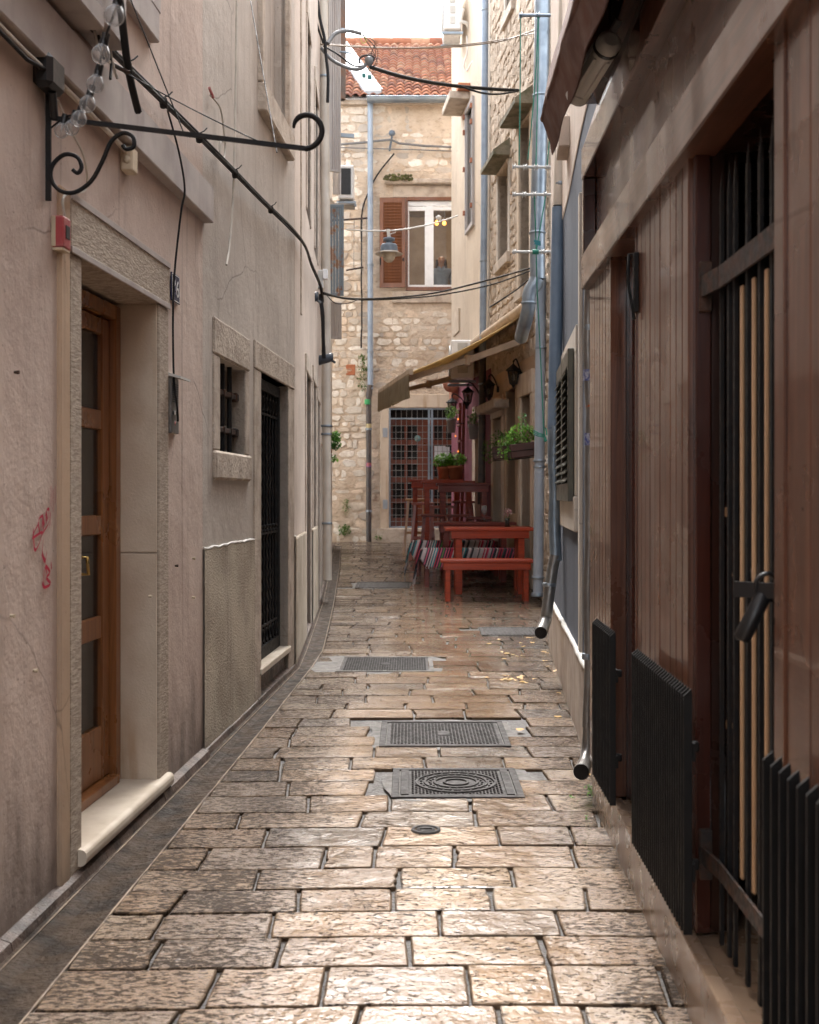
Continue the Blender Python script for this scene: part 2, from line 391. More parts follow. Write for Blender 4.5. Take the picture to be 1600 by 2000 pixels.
galv = mk('galvanised_steel', (.30,.345,.385), (.22,.26,.30), 5, .34, .25, 14, .006, metal=.75, r2=.5)
galv_paint = mk('pale_painted_pipe', (.34,.375,.42), (.27,.305,.35), 4, .5, .2, 16, .004)
galv_dark = mk('dull_zinc', (.26,.25,.235), (.19,.18,.17), 6, .35, .6, 11, .012, metal=.6)
blue_pipe = mk('blue_painted_pipe', (.17,.24,.33), (.13,.19,.27), 5, .45, .35, 12, .008)
cream_pipe = mk('cream_painted_pipe', (.60,.54,.46), (.50,.44,.37), 4, .55, .2, 20, .003, streak=((.36,.28,.2), .5))
steelblue = mk('grey_blue_pipe', (.30,.365,.45), (.23,.285,.36), 5, .45, .15, 20, .003)
darkpipe = mk('dark_pipe', (.055,.05,.05), (.09,.07,.06), 12, .5, .3, 30, .003)
cable_k = mk('black_cable', (.018,.017,.017), None, 9, .6, 0, spec=.2)
cable_g = mk('grey_cable', (.17,.17,.17), None, 9, .5, 0)
cable_w = mk('white_cable', (.55,.50,.43), None, 9, .5, 0)
cable_b = mk('brown_cable', (.20,.14,.09), None, 9, .6, 0)
green_rope = mk('green_clothesline', (.02,.22,.15), None, 9, .5, 0)
door_wood = wood('varnished_door', (.29,.115,.036), (.19,.07,.022), .28)
shop_wood = wood('shop_front_wood', (.155,.062,.033), (.06,.022,.012), .27, coat=.3)
shop_wood_h = wood('shop_beam_wood', (.145,.066,.040), (.06,.025,.015), .26, 'y', .35)
shop_dark = wood('shop_dark_wood', (.045,.018,.012), (.028,.012,.008), .25, coat=.3)
shop_red = wood('shop_red_wood', (.065,.018,.011), (.04,.011,.007), .25, coat=.3)
tan_wood = wood('tan_batten', (.50,.32,.18), (.40,.25,.14), .5)
red_wood = wood('red_painted_wood', (.42,.045,.004), (.24,.024,.003), .42, 'x', .05)
dark_red = wood('dark_red_wood', (.19,.022,.008), (.10,.012,.006), .4, 'x', .08)
pinkwood = wood('faded_red_wood', (.48,.17,.13), (.34,.10,.08), .5)
orange_wood = wood('orange_window_wood', (.20,.07,.024), (.14,.048,.017), .4, coat=.1)
flash_m = mk('weathered_flashing', (.42,.44,.46), (.36,.38,.40), 1.5, .6, 0, spec=.2)
honey = wood('honey_wood', (.50,.27,.10), (.40,.2,.07), .4)
pale_board = wood('weathered_board', (.50,.47,.45), (.36,.32,.30), .8, coat=0)
brown_shut = wood('brown_shutter', (.12,.07,.05), (.08,.045,.032), .6, coat=0)
green_shut = mk('dark_green_shutter', (.045,.06,.045), (.03,.04,.03), 9, .35, .1)
olive_frame = mk('olive_shutter_frame', (.075,.072,.05), (.055,.05,.038), 9, .4, .1)
white_pvc = mk('white_pvc', (.78,.78,.78), (.72,.72,.72), 4, .3, 0)
grey_white = mk('grey_white_metal', (.55,.54,.51), (.47,.46,.43), 5, .4, .1)
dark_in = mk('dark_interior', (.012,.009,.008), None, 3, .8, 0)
room_m = mk('room_wall', (.22,.175,.14), (.17,.13,.10), 3, .8, 0)
def translucent(m_, c, f):
    t = m_.node_tree; o = t.nodes['Material Output']; mx = t.nodes.new('ShaderNodeMixShader'); tr = t.nodes.new('ShaderNodeBsdfTranslucent'); tr.inputs[0].default_value = (*c,1); mx.inputs[0].default_value = f
    t.links.new(t.nodes['Principled BSDF'].outputs[0], mx.inputs[1]); t.links.new(tr.outputs[0], mx.inputs[2]); t.links.new(mx.outputs[0], o.inputs[0]); return m_
awn_tan = translucent(mk('tan_awning_cloth', (.46,.33,.18), (.38,.27,.14), 3, .85, .2, 160, .002), (.55,.40,.20), .35)
awn_val = translucent(mk('valance_cloth', (.32,.26,.17), (.23,.18,.115), 4, .85, .4, 160, .002), (.6,.45,.25), .3)
awn_arm = mk('beige_awning_arm', (.48,.36,.25), None, 4, .45, 0)
awn_brown = mk('brown_awning_cloth', (.13,.055,.035), (.10,.042,.028), 5, .75, .3, 200, .002)
leaf_m = mk('green_leaf', None or (1,1,1), (.02,.05,.01), 8, .5, 0, attr=True)
stone_m = N('rubble_stone')
_a = stone_m.attr()
stone_c = stone_m.mix(stone_m.ramp(stone_m.noise(9, 6, rough=.7), .4, .75, 0, .6), _a.outputs['Color'], (.40,.30,.21))
stone_m = stone_m.out(stone_m.mix(stone_m.ramp(stone_m.noise(38, 5, rough=.7), .58, .72, 0, .55), stone_c, (.16,.12,.09)), .9, stone_m.bump(stone_m.noise(26, 6, rough=.7), .8, .02), 0, .25)
def rubble_mortar(name, c1, c2, c3):
    k = N(name); z = k.xyz()[2]
    col = k.mix(k.ramp(k.noise(2.2, 6, rough=.65), .35, .65), c1, c2)
    col = k.mix(k.ramp(k.noise(6, 6, k.pos((1,1,1.7)), .7), .5, .7, 0, .75), col, c3)
    nr = k.bump(k.math('ADD', k.noise(10, 6, k.pos((1,1,1.6)), .65), k.math('MULTIPLY', k.noise(50, 4), .3)), 1.0, .05)
    return k.out(col, .93, nr, 0, .2)
mortar = rubble_mortar('stone_wall_mortar', (.68,.57,.46), (.56,.44,.33), (.36,.26,.19))
mortar2 = rubble_mortar('rough_stone_face', (.55,.45,.35), (.42,.33,.25), (.24,.17,.12))
tile_m = N('clay_tile'); _a = tile_m.attr()
tile_m = tile_m.out(tile_m.mix(tile_m.ramp(tile_m.noise(5, 6, rough=.7), .5, .72, 0, .65), _a.outputs['Color'], (.12,.075,.05)), .85, tile_m.bump(tile_m.noise(40, 4), .4, .006), 0, .3)
moss_m = mk('moss', (.10,.10,.03), (.06,.055,.02), 12, .95, .9, 40, .02)
glass_m = glass('window_glass', (.75,.75,.72), .7)
bulb_g = glass('bulb_glass', (.96,.96,.96), .8)
bulb_g.node_tree.nodes['Principled BSDF'].inputs['Base Color'].default_value = (.4,.4,.4,1)
dark_glass = mk('dark_glass', (.03,.03,.03), (.05,.045,.04), 2, .08, 0)
curtain_m = mk('net_curtain', (.70,.66,.60), (.60,.56,.51), 5, .8, .2, 60, .003)
lamp_blue = mk('blue_grey_lamp', (.13,.17,.22), (.10,.13,.17), 14, .5, .2, 80, .001)
frost = mk('frosted_lens', (.42,.38,.32), (.33,.29,.24), 6, .3, 0)
terra = mk('terracotta', (.50,.19,.09), (.40,.14,.065), 7, .7, .2, 60, .002)
zincpot = mk('zinc_bucket', (.33,.34,.35), (.26,.27,.28), 7, .45, .1)
red_plastic = mk('faded_red_plastic', (.38,.05,.055), (.48,.24,.22), 16, .45, .1)
cream_plastic = mk('cream_plastic', (.55,.45,.32), (.47,.37,.26), 9, .5, .1)
blue_enam = mk('blue_enamel', (.012,.022,.085), (.01,.016,.06), 9, .25, 0)
white_paint = mk('white_paint', (.72,.70,.66), (.62,.6,.56), 9, .6, .1)
paint_red = mk('magenta_spray', (.42,.008,.04), (.38,.01,.04), 40, .7, 0)
black_pl = mk('black_plastic', (.02,.02,.021), None, 9, .4, 0)
navy_pl = mk('dark_blue_lamp', (.035,.045,.06), None, 9, .35, 0)
flaky = N('flaky_blue_shutter'); _f = flaky.ramp(flaky.noise(7, 6, flaky.pos((1,1,.6)), .8), .53, .58)
flaky_m = flaky.out(flaky.mix(_f, (.17,.215,.25), (.23,.11,.06)), .75, flaky.bump(_f, -.6, .01))
rust_pipe = mk('rusty_brown_pipe', (.16,.13,.115), (.26,.13,.07), 4, .7, .3, 20, .004)
skin_m = mk('skin', (.55,.32,.23), None, 5, .5, 0)
hair_m = mk('dark_hair', (.06,.035,.025), None, 20, .6, .4, 60, .004)
shirt_m = mk('blue_grey_shirt', (.30,.37,.48), (.24,.30,.40), 9, .8, .3, 30, .006)
bulb_on = mk('lit_bulb', (1,.42,.08), None, 3, .5, 0, emit=.4)
fairy = mk('fairy_bulb', (1,.3,.06), None, 3, .5, 0, emit=.2)
petal_m = mk('yellow_leaf', (.50,.28,.03), (.38,.19,.03), 30, .45, 0)
paper_m = mk('white_paper', (.75,.76,.8), None, 3, .7, 0)
sticker_b = mk('blue_sticker', (.03,.05,.22), (.4,.42,.5), 60, .4, 0)
rug = N('rag_rug'); _x, _y, _z = rug.xyz(); _w = rug.n('ShaderNodeTexWhiteNoise', noise_dimensions='1D')
rug.l(rug.math('FLOOR', rug.math('MULTIPLY', rug.math('ADD', _x, rug.math('MULTIPLY', _z, -.3)), 66.0)), _w.inputs['W'])
_cr = rug.n('ShaderNodeValToRGB'); rug.l(_w.outputs['Value'], _cr.inputs[0]); _cr.color_ramp.interpolation = 'CONSTANT'
for _i, (p_, c_) in enumerate([(0,(.03,.03,.04)),(.14,(.5,.45,.45)),(.27,(.5,.03,.07)),(.40,(.05,.06,.08)),(.50,(.6,.5,.5)),(.62,(.03,.25,.27)),(.72,(.6,.12,.2)),(.86,(.12,.10,.10)),(.94,(.15,.25,.08))]):
    e_ = _cr.color_ramp.elements[_i] if _i < 2 else _cr.color_ramp.elements.new(p_)
    e_.position = p_; e_.color = (*c_, 1)
rug_m = rug.out(_cr.outputs[0], .95, rug.bump(rug.noise(120, 3), .8, .006))
translucent(leaf_m, (.25,.5,.08), .3)
# ------------------------------------------------------------------ facade lines
L1 = Wall(-1.302, .064, -1); L2 = Wall(-1.280, .06, -1); L3 = Wall(-.478, -.038, -1); L4 = Wall(-.371, -.0465, -1)
WD = Wall(.62, .02, 1); PL = Wall(.56, .035, 1); R2 = Wall(.426, .073, 1); R3a = Wall(1.15, .0236, 1); R3 = Wall(2.95, -.105, 1)
Y12 = 5.49; Y23 = 8.18; Y34 = 13.1
# ------------------------------------------------------------------ ground
m = M(); ys = [-30,-10,0,2,4,6,8,10,12,13,14,15,16,17,18,20,22.5,30,60,400]
xs = [-400,-60,-8,-3,-1.5,-.5,.5,1.5,3,8,60,400]
vs = [(x, y, g(y)-.013) for y in ys for x in xs]
m.add(vs, [(j*len(xs)+i, j*len(xs)+i+1, (j+1)*len(xs)+i+1, (j+1)*len(xs)+i) for j in range(len(ys)-1) for i in range(len(xs)-1)])
struct(m.build('ground', joint_m))
LG = [(-8,-1.4),(0,-1.03),(2,-.945),(2.79,-.908),(6.06,-.761),(8.2,-.675),(9.06,-.66),(11.1,-.74),(16.9,-.99),(22.6,-1.3)]
def leftg(y): return lerp(LG, y)
def rightg(y): return .7+.035*y if y < 4.75 else (.5 + .073*y if y < 9.3 else 1.8)
COV = [(-.043,.433,4.80,5.23),(-.116,.458,5.74,6.28),(-.47,.135,8.03,8.66),(.634,1.09,9.97,10.47),(-.62,-.03,14.2,14.8)]
m = M(); y = -4.0
pal = [(.45,.30,.185),(.40,.265,.165),(.48,.33,.21),(.38,.25,.155),(.46,.295,.17),(.35,.25,.175),(.49,.355,.235)]
while y < 22.4:
    h = U(.195,.25) if y < 14 else U(.2,.28)
    bound = 1.0 if y > 20.8 else None
    x = leftg(y) + .004; xe = rightg(y) if not bound else 4.0; xl0 = x
    if y > 20.9: x = -3
    x -= 0; first = True; sk_prev = 0; tilt = U(-.006,.006)
    while x < xe:
        l = U(.26,.48); 
        if first: l = U(.16,.44)
        if R() < .08: l = U(.16,.24)
        first = False
        x0, x1 = x, x + l; x = x1
        cxx, cy = (x0+x1)/2, y+h/2
        cut = False
        for (a,b,c,d) in COV:
            if x1 > a-.03 and x0 < b+.03 and y+h > c-.03 and y < d+.03:
                if cy > c-.02 and cy < d+.02 and cxx > a-.05 and cxx < b+.05: cut = True
        cc = random.choice(pal); v = U(.66,.90)
        if R() < .07: cc = (.24,.185,.14)
        m.col = (cc[0]*v, cc[1]*v, cc[2]*v, R())
        n_x = max(3, int(l/.035)) if y < 9 else 4; n_y = max(2, int(h/.035)) if y < 9 else 2
        gp = U(.0008,.0026); gs = U(.001,.0045); o = []
        sk0 = sk_prev; sk1 = U(-.018,.018); sk_prev = sk1
        yo = lambda t: .02*math.sin(t*2.1+1) + tilt*0
        def pt(u, v):
            sk = sk0 + (sk1-sk0)*u
            return (x0+gs+(l-2*gs)*u + sk*(v-.5), y+gp+(h-2*gp)*v)
        for i in range(n_x): o.append(pt(i/n_x, 0))
        for i in range(n_y): o.append(pt(1, i/n_y))
        for i in range(n_x): o.append(pt(1-i/n_x, 1))
        for i in range(n_y): o.append(pt(0, 1-i/n_y))
        jo = []
        nn = len(o); cen = Vector((cxx, cy)); corners = {0, n_x, n_x+n_y, 2*n_x+n_y}
        chip = random.randrange(nn) if R() < .35 else -9
        for i, p in enumerate(o):
            p = Vector(p); d = (cen-p).normalized()
            k = U(0,.003) + (U(.001,.006) if i in corners else 0) + (U(.003,.012) if abs(i-chip) <= 1 else 0)
            jo.append(p + d*k)
        dz = U(-.002,.002); tx, ty = U(-.006,.006), U(-.006,.006)
        vs = []
        for ins, dd in ((0,-.03),(0,-.003),(.002,-.0008),(.006,.0003)):
            for p in jo:
                q = p + (cen-p).normalized()*ins
                yy = q.y + .02*math.sin(q.x*2.1+1)
                vs.append((q.x, yy, g(yy)+dd+dz+tx*(q.x-cxx)+ty*(q.y-cy)))
        fs = [(a*nn+i, a*nn+(i+1)%nn, (a+1)*nn+(i+1)%nn, (a+1)*nn+i) for a in range(3) for i in range(nn)]
        fs.append(tuple(3*nn+i for i in range(nn)))
        if not cut:
            c0_ = m.col; m.col = (c0_[0]*.3,c0_[1]*.3,c0_[2]*.3,c0_[3]); m.add(vs, fs[:-1]); m.col = c0_
            b_ = len(m.v)-len(vs); m.f.append([b_+i for i in fs[-1]]); m.c.append(m.col); m.sm.append(False)
    y += h
struct(m.build('paving', pave_m))
# gutter strip at the left (channel between the paving and the houses)
m = M(); ys = [-6+.35*i for i in range(80)]
def lw(y): return (L1 if y < Y12 else L2 if y < Y23 else L3 if y < Y34 else L4).P(y, 0, 0).x
prof = [(-.1,-.012),(0,-.003),(.25,-.008),(.55,-.012),(.8,-.004),(.97,.004),(.99,-.01)]
prev = None
for y in ys:
    a, b = lw(y)+.02, leftg(y); row = []
    w0 = .03
    for (t, dz) in prof: row.append((b + (a-b)*t, y, g(y)+dz+.001))
    if prev: m.add(prev+row, [(i, i+1, len(prof)+i+1, len(prof)+i) for i in range(len(prof)-1)])
    prev = row
struct(m.build('gutter', gutter_m))
lip_m = mk('gutter_edge', (.30,.22,.15), (.12,.085,.06), 14, .5, .5, 60, .004)
for (tt, rr_) in ((-.02,.0045),(.84,.003)):
    m = M(); m.tube([(leftg(y)+(lw(y)+.02-leftg(y))*tt+U(-.001,.001), y, g(y)+(-.001 if tt < .5 else .001)) for y in [-2+.12*i for i in range(190)]], [rr_*U(.5,1.3) for _ in range(190)], 6); struct(m.build('gutter_edge', lip_m))
m = M(); y = -6
while y < 21:
    l = U(.55,.95)
    if y < 2.2: l = 1.2
    for yb_ in (Y12, Y23, Y34):
        if y < yb_-.01 < y+l: l = yb_-y
    a, b = lw(y), lw(y+l)
    hh = .04 if not 3.7 < y+l/2 < 4.9 else .03
    hh = hh + U(-.004,.006); w = .03 if y > 5.3 else .045
    m.hexa([(a-.03,y+.003,g(y)-.03),(a+w,y+.003,g(y)-.03),(b+w,y+l-.003,g(y+l)-.03),(b-.03,y+l-.003,g(y+l)-.03),
            (a-.03,y+.003,g(y)+hh+.01),(a+w-.014,y+.003,g(y)+hh-.012),(b+w-.014,y+l-.003,g(y+l)+hh-.012),(b-.03,y+l-.003,g(y+l)+hh+.01)])
    y += l
struct(m.build('kerb', kerb_m))
# ------------------------------------------------------------------ manhole covers
def cover(i, label, style):
    a,b,c,d = COV[i]; z = g((c+d)/2); sl_ = (g(d)-g(c))/(d-c)
    def fn(x, y, zz): return Vector((x, y, z + (y-(c+d)/2)*sl_ + zz))
    t = thing('manhole_cover', label, 'manhole cover', ((a+b)/2,(c+d)/2,z), 'iron covers set in the paving')
    fr = M()
    for (p,q,r,s) in ((a-.03,b+.03,c-.03,c),(a-.03,b+.03,d,d+.03),(a-.03,a,c,d),(b,b+.03,c,d)): fr.bbox(p,q,r,s,-.01,.006,.002,fn)
    fr.build('frame', iron_cov if style != 'conc' else conc_m, t)
    pl_ = M(); pl_.bbox(a+.004,b-.004,c+.004,d-.004,-.01,.002,.001,fn)
    cx, cy = (a+b)/2, (c+d)/2
    if style == 'ring':
        nx = 26; ny = 22
        for u in range(nx):
            for v in range(ny):
                X = a+.05+(b-a-.1)*(u+.5)/nx; Yv = c+.02+(d-c-.04)*(v+.5)/ny
                rr = math.hypot(X-cx, Yv-cy)
                if rr < .17: continue
                s_ = .0055; ang = 1 if (u+v) % 2 else -1
                pl_.add([fn(X-s_,Yv-s_*ang*.9,.0025),fn(X+s_,Yv+s_*ang*.9,.0025),fn(X+s_*.5,Yv+s_*ang+.004,.0065),fn(X-s_*.9,Yv-s_*ang*.4+.004,.0065)],[(0,1,2,3)])
        for r0 in (.165,.13,.09,.05):
            n=40
            vs=[fn(cx+rr*math.cos(6.283*j/n), cy+rr*math.sin(6.283*j/n), zz) for rr,zz in ((r0-.006,.002),(r0-.005,.008),(r0+.005,.008),(r0+.006,.002)) for j in range(n)]
            pl_.add(vs,[(i_*n+j,i_*n+(j+1)%n,(i_+1)*n+(j+1)%n,(i_+1)*n+j) for i_ in range(3) for j in range(n)])
        for q in range(48):
            an = 6.283*q/48; r0 = .147 if q%2 else .11
            pl_.bbox(cx+r0*math.cos(an)-.005,cx+r0*math.cos(an)+.005,cy+r0*math.sin(an)-.006,cy+r0*math.sin(an)+.006,.001,.007,.001,fn)
        pl_.bbox(a+.008,a+.04,c+.01,d-.01,.001,.008,.001,fn); pl_.bbox(b-.04,b-.008,c+.01,d-.01,.001,.008,.001,fn)
    elif style in ('weave','conc'):
        nx = int((b-a)/.018); ny = int((d-c)/.018)
        for u in range(nx):
            for v in range(ny):
                X = a+.02+(b-a-.04)*(u+.5)/nx; Yv = c+.02+(d-c-.04)*(v+.5)/ny
                if style == 'weave' and abs(X-cx) < .03 and abs(Yv-cy) < .07: continue
                w_, h_ = (.0065,.0025) if (u+v)%2 else (.0025,.0065)
                pl_.bbox(X-w_,X+w_,Yv-h_,Yv+h_,.001,.0055,.001,fn)
        pl_.bbox(cx-.03,cx+.03,cy-.05,cy+.05,.001,.005,.001,fn)
    else:
        for u in range(14):
            X = a+.02+(b-a-.04)*u/13
            pl_.bbox(X-.008,X+.008,c+.02,d-.02,.001,.007,.001,fn)
    pl_.build('cover_plate', iron_cov, t)
    return t
cover(0, 'nearest rectangular iron manhole cover with concentric rings in a diamond pattern', 'ring')
cover(1, 'wide iron manhole cover with woven pattern, second nearest in the paving', 'weave')
cover(2, 'iron manhole cover in a pale concrete surround, left of the middle of the lane', 'conc')
cover(3, 'dark flat grate in the paving beside the slate blue house', 'bar')
cover(4, 'dark worn iron cover in the paving left of the red bench', 'bar')
def patch(x0,x1,y0,y1,label,mm=conc_m):
    m = M(); n=26; cx,cy=(x0+x1)/2,(y0+y1)/2; vs=[]
    for j in range(n):
        an=6.283*j/n; pw=5; rr=(abs(math.cos(an))**pw+abs(math.sin(an))**pw)**(-1/pw)*U(.95,1.04)
        X=cx+rr*math.cos(an)*(x1-x0)/2; Yv=cy+rr*math.sin(an)*(y1-y0)/2; vs.append((X,Yv,g(Yv)-.001))
    m.add(vs,[tuple(range(n))]); return struct(m.build('mortar_patch', mm))
patch(-.1,.53,4.72,5.3,''); patch(-.2,.53,5.64,6.37,''); patch(-.68,.25,7.92,8.78,''); patch(.58,1.14,9.9,10.55,'',joint_m); patch(-.68,.03,14.12,14.88,'',joint_m)
m = M(); c0 = at(832,1618,4.33); cz = g(4.33)
for prof in ([(.0,.0045),(.034,.0045),(.036,.001)],[(.04,.001),(.042,.006),(.052,.006),(.056,-.004)]): m.lathe([(r,z) for r,z in prof],(c0.x,4.33,cz),28)
m.bbox(c0.x-.022,c0.x+.022,4.325,4.335,cz+.004,cz+.009,.001)
tag(m.build('valve_cover', iron_cov), 'small round iron valve cover in the paving below the ringed manhole', 'valve cover')
# ------------------------------------------------------------------ HOUSE 1 (pink plaster, left foreground)
H = 6.6
h1 = thing('pink_house', 'pink beige plastered house with glazed wooden door, nearest on the left', 'house', L1.P(2,-2,0))
dz0, dz1 = .13, 2.02
yj0, yj1, yo0, yo1 = L1.Y(130), L1.Y(324), L1.Y(153), L1.Y(305)
m = M(); L1.face(m, -3, Y12, -.1, H, [(yo0, yo1, -.1, dz1, .24), (2.4, 3.55, 2.78, 4.3, .2), (4.02, 4.5, 3.14, 4.6, .2)])
L1.body(m, -3, Y12, -.1, H); m.build('wall', pink_pl, h1)
s = M(); L1.box(s, yj0, yo0, -.2, .012, .03, 2.0, .005); s.build('door_jamb', tooled_st, h1)
s = M(); L1.box(s, yo1, yj1, -.2, .012, .03, 2.0, .005); s.build('door_jamb', tooled_st, h1)
s = M(); L1.box(s, yo1-.004, yo1+.02, -.19, .004, 1.02, 2.0, .003); L1.box(s, yo1-.004, yo1+.02, -.19, .004, .1, 1.015, .003); s.build('door_reveal', jamb_st, h1)
s = M(); L1.box(s, yj0-.005, yj1+.005, -.2, .016, 2.003, 2.185, .006); s.build('door_lintel', tooled_st, h1)
s = M(); L1.box(s, yj0-.003, yj1+.003, .014, .02, 2.165, 2.188, .002); L1.box(s, yj0-.003, yj1+.003, .014, .02, 2.0, 2.022, .002); s.build('lintel_margin', ledge_st, h1)
s = M(); L1.box(s, L1.Y(111), yj0-.002, -.02, .014, .02, 2.19, .006); s.build('plaster_band', ochre_pl, h1)
# step with rounded nosing
s = M(); n = 8; vs = []
for yy in (yj0+.07, yj1-.02):
    pr = [(-.2,.125),(.02,.125)] + [(.02+.02*math.sin(t*math.pi/n), (.105 if t<n/2 else .092 if t>n/2 else .0985)+.02*math.cos(t*math.pi/n)) for t in range(n+1)] + [(-.2,.072)]
    vs += [L1.P(yy, d, z) for d, z in pr]
k = len(vs)//2
s.add(vs, [(i, (i+1)%k, k+(i+1)%k, k+i) for i in range(k)] + [tuple(range(k)), tuple(range(k, 2*k))]); s.build('step', marble, h1)
# door leaf
E = .17
d1 = M(); L1.box(d1, yo1-.065, yo1-.006, -E-.05, -E+.03, .125, 1.985, .003); L1.box(d1, yo0-.0, yo0+.06, -E-.05, -E+.03, .125, 1.985, .003); L1.box(d1, yo0+.06, yo1-.065, -E-.05, -E+.03, 1.93, 1.985, .003)
L1.box(d1, yo0+.06, yo1-.065, -E-.05, -E+.045, .125, .16, .003)
d1 = d1.build('door', door_wood, h1)
lf = M(); ya, yb = yo0+.063, yo1-.068; zz = [.16,.40,.735,.755,1.12,1.14,1.52,1.54,1.925]
def DB(a,b,c,e,o=0,mm=None): L1.box(mm or lf, a,b,-E-.035,-E+.004+o,c,e,.004)
ym = (ya+yb)/2
for (c,e) in ((.162,.365),(.70,.785),(1.095,1.17),(1.495,1.57),(1.86,1.925)): DB(ya+.09, yb-.085, c, e, -.003)
DB(yb-.085, yb, .162, 1.925); DB(ya, ya+.09, .162, 1.925); DB(ym-.03, ym+.03, .2, 1.9, -.006)
lf.build('leaf', door_wood, d1)
s = M()
for (c,e) in ((.365,.70),(.785,1.095),(1.17,1.495),(1.57,1.86)):
    for (a,b) in ((ya+.09,ym-.03),(ym+.03,yb-.085)): L1.box(s, a, b, -E-.02, -E-.014, c, e)
s.build('pane', glass('door_pane_glass', (.9,.9,.88), .88), d1)
s = M(); pts = 40
vs = [L1.P(ya+.05+(yb-ya-.1)*i/pts, -E-.05+.008*math.sin(i*1.3), z) for z in (.3,1.9) for i in range(pts+1)]
s.add(vs, [(i,i+1,pts+2+i,pts+1+i) for i in range(pts)]); s.build('curtain', curtain_m, d1)
s = M(); L1.tube(s, [(yb-.335,-E+.0,1.02),(yb-.335,-E+.03,1.02),(yb-.335,-E+.035,.96),(yb-.335,-E+.0,.96)], .007); hd = mk('brass', (.45,.3,.1), None, 5, .3, 0, metal=.9)
s.build('handle', hd, d1)
# ledge band, upper window sills
s = M(); L1.box(s, -3, Y12+.03, -.02, .045, 2.50, 2.665, .004); s.build('stone_band', ledge_st, h1)
s = M(); L1.box(s, 2.2, 3.74, -.05, .11, 2.70, 2.765, .004); s.build('window_sill', ledge_st, h1)
s = M(); L1.box(s, 2.4, 3.55, -.19, -.16, 2.78, 4.3); s.build('window', dark_glass, h1)
for (a,b,c,e) in ((4.3,4.64,3.0,3.12),(4.54,4.66,3.12,4.8),(3.94,4.02,3.0,4.8)):
    s = M(); L1.box(s, a if c > 3.05 else 3.94, b, -.02, .035, c, e, .004); s.build('window_surround', ledge_st, h1)
s = M(); L1.box(s, 4.02, 4.5, -.19, -.16, 3.14, 4.6); s.build('window', dark_glass, h1)
# graffiti strokes read off the wall
def gz(px, py, off=.0045):
    Yv = L1.Y(px); return L1.P(Yv, off, L1.z(py, Yv))
strokes = [[(62,1033),(66,1075),(80,1040),(60,1050),(74,1020)],[(75,1040),(72,1018),(80,1008),(79,1030)],[(82,1035),(80,1005),(84,1025),(87,1000),(88,1022)],
 [(90,1015),(88,998),(93,995),(92,1012)],[(78,1045),(92,1022),(96,1000),(94,1030)],[(82,1052),(80,1080),(86,1095)],[(79,1082),(86,1098),(88,1078)],
 [(84,1110),(82,1145),(88,1120),(86,1105),(95,1118),(88,1128),(96,1140),(84,1147),(80,1138)],[(97,1098),(98,1112)],[(97,950),(97,990)],[(101,955),(101,1000)],[(105,950),(105,985)]]
s = M()
for q, st in enumerate(strokes):
    pts = [gz(*p) for p in (st if len(st) < 3 else [])] or None
    P3 = [gz(*p) for p in st]; P3 = spl(P3, 5) if len(P3) > 2 else P3
    w = .0046 if q < 9 else .0024
    vs = []
    for p in P3: vs += [p + Vector((0,-w*.7,-w)), p + Vector((0,w*.7,w))]
    s.add(vs, [(2*i,2*i+1,2*i+3,2*i+2) for i in range(len(P3)-1)])
s.build('graffiti', paint_red, h1)
# ------------------------------------------------------------------ HOUSE 2 (grey plaster with barred window and iron door)
h2 = thing('grey_house', 'grey plastered house with small barred window and black iron door', 'house', L2.P(6.8,-2,0))
wy0, wy1 = L2.Y(415), L2.Y(485); wi0, wi1 = wy0+.14, wy1-.1
g0, g1 = L2.Y(508), L2.Y(562); go0, go1 = L2.Y(495), L2.Y(573)
uy0, uy1 = L2.Y(505)+.06, L2.Y(562)-.1
m = M(); L2.face(m, Y12, Y23, -.1, H-.1, [(wi0, wi1, 1.46, 1.92, .3), (g0, g1, -.1, 1.96, .3), (uy0, uy1, 3.62, 5.4, .07)])
L2.body(m, Y12, Y23, -.1, H-.1); m.build('wall', grey_pl, h2)
m = M()
def ragged(wl, y0, y1, zt, d, n=40):
    top = [zt + .012*noise.noise(Vector((i*.37, zt, y0))) + U(-.003,.003) for i in range(n+1)]
    vs = []
    for i in range(n+1):
        yy = y0+(y1-y0)*i/n; b = g(yy)
        vs += [wl.P(yy, d, b), wl.P(yy, d, top[i]-.008), wl.P(yy, d-.006, top[i]), wl.P(yy, -.005, top[i]+.001)]
    m.add(vs, [(4*i+j, 4*i+4+j, 4*i+5+j, 4*i+1+j) for i in range(n) for j in range(3)])
ragged(L2, Y12+.002, go0-.004, .995, .009); m.build('plinth', plinth_pl, h2); m = M(); ragged(L2, go1+.004, Y23, .96, .016, 8)
m.build('plinth', plinth_pl, h2)
for (a,b,zt) in ((Y12+.002, go0-.004, .998),(go1+.004,Y23,.962)):
    pts = [L2.P(a+(b-a)*i/30, .004, zt + .009*noise.noise(Vector((i*.5, zt, a)))) for i in range(31)]; m = M(); m.tube(pts, [.005+U(0,.004) for _ in pts], 5); m.build('plinth_edge', white_paint, h2)
wn = M()
L2.box(wn, wy0, wy1, -.2, .012, 1.922, 2.10, .008); L2.box(wn, wy0, wi0, -.2, .008, 1.462, 1.92, .007); L2.box(wn, wi1, wy1, -.2, .008, 1.462, 1.92, .007)
wn.build('window_surround', worn_st, h2)
wn = M(); L2.box(wn, wy0, wy1, -.2, .022, 1.32, 1.46, .012); wn.build('window_sill', worn_st, h2)
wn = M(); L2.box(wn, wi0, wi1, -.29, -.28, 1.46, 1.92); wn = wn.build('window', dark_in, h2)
wbs = [L2.Y(434,-.05), L2.Y(448,-.05)]
for yy in wbs:
    s = M(); L2.tube(s, [(yy,-.05,1.455),(yy,-.05,1.925)], .013); s.build('window_bar', black_iron, wn)
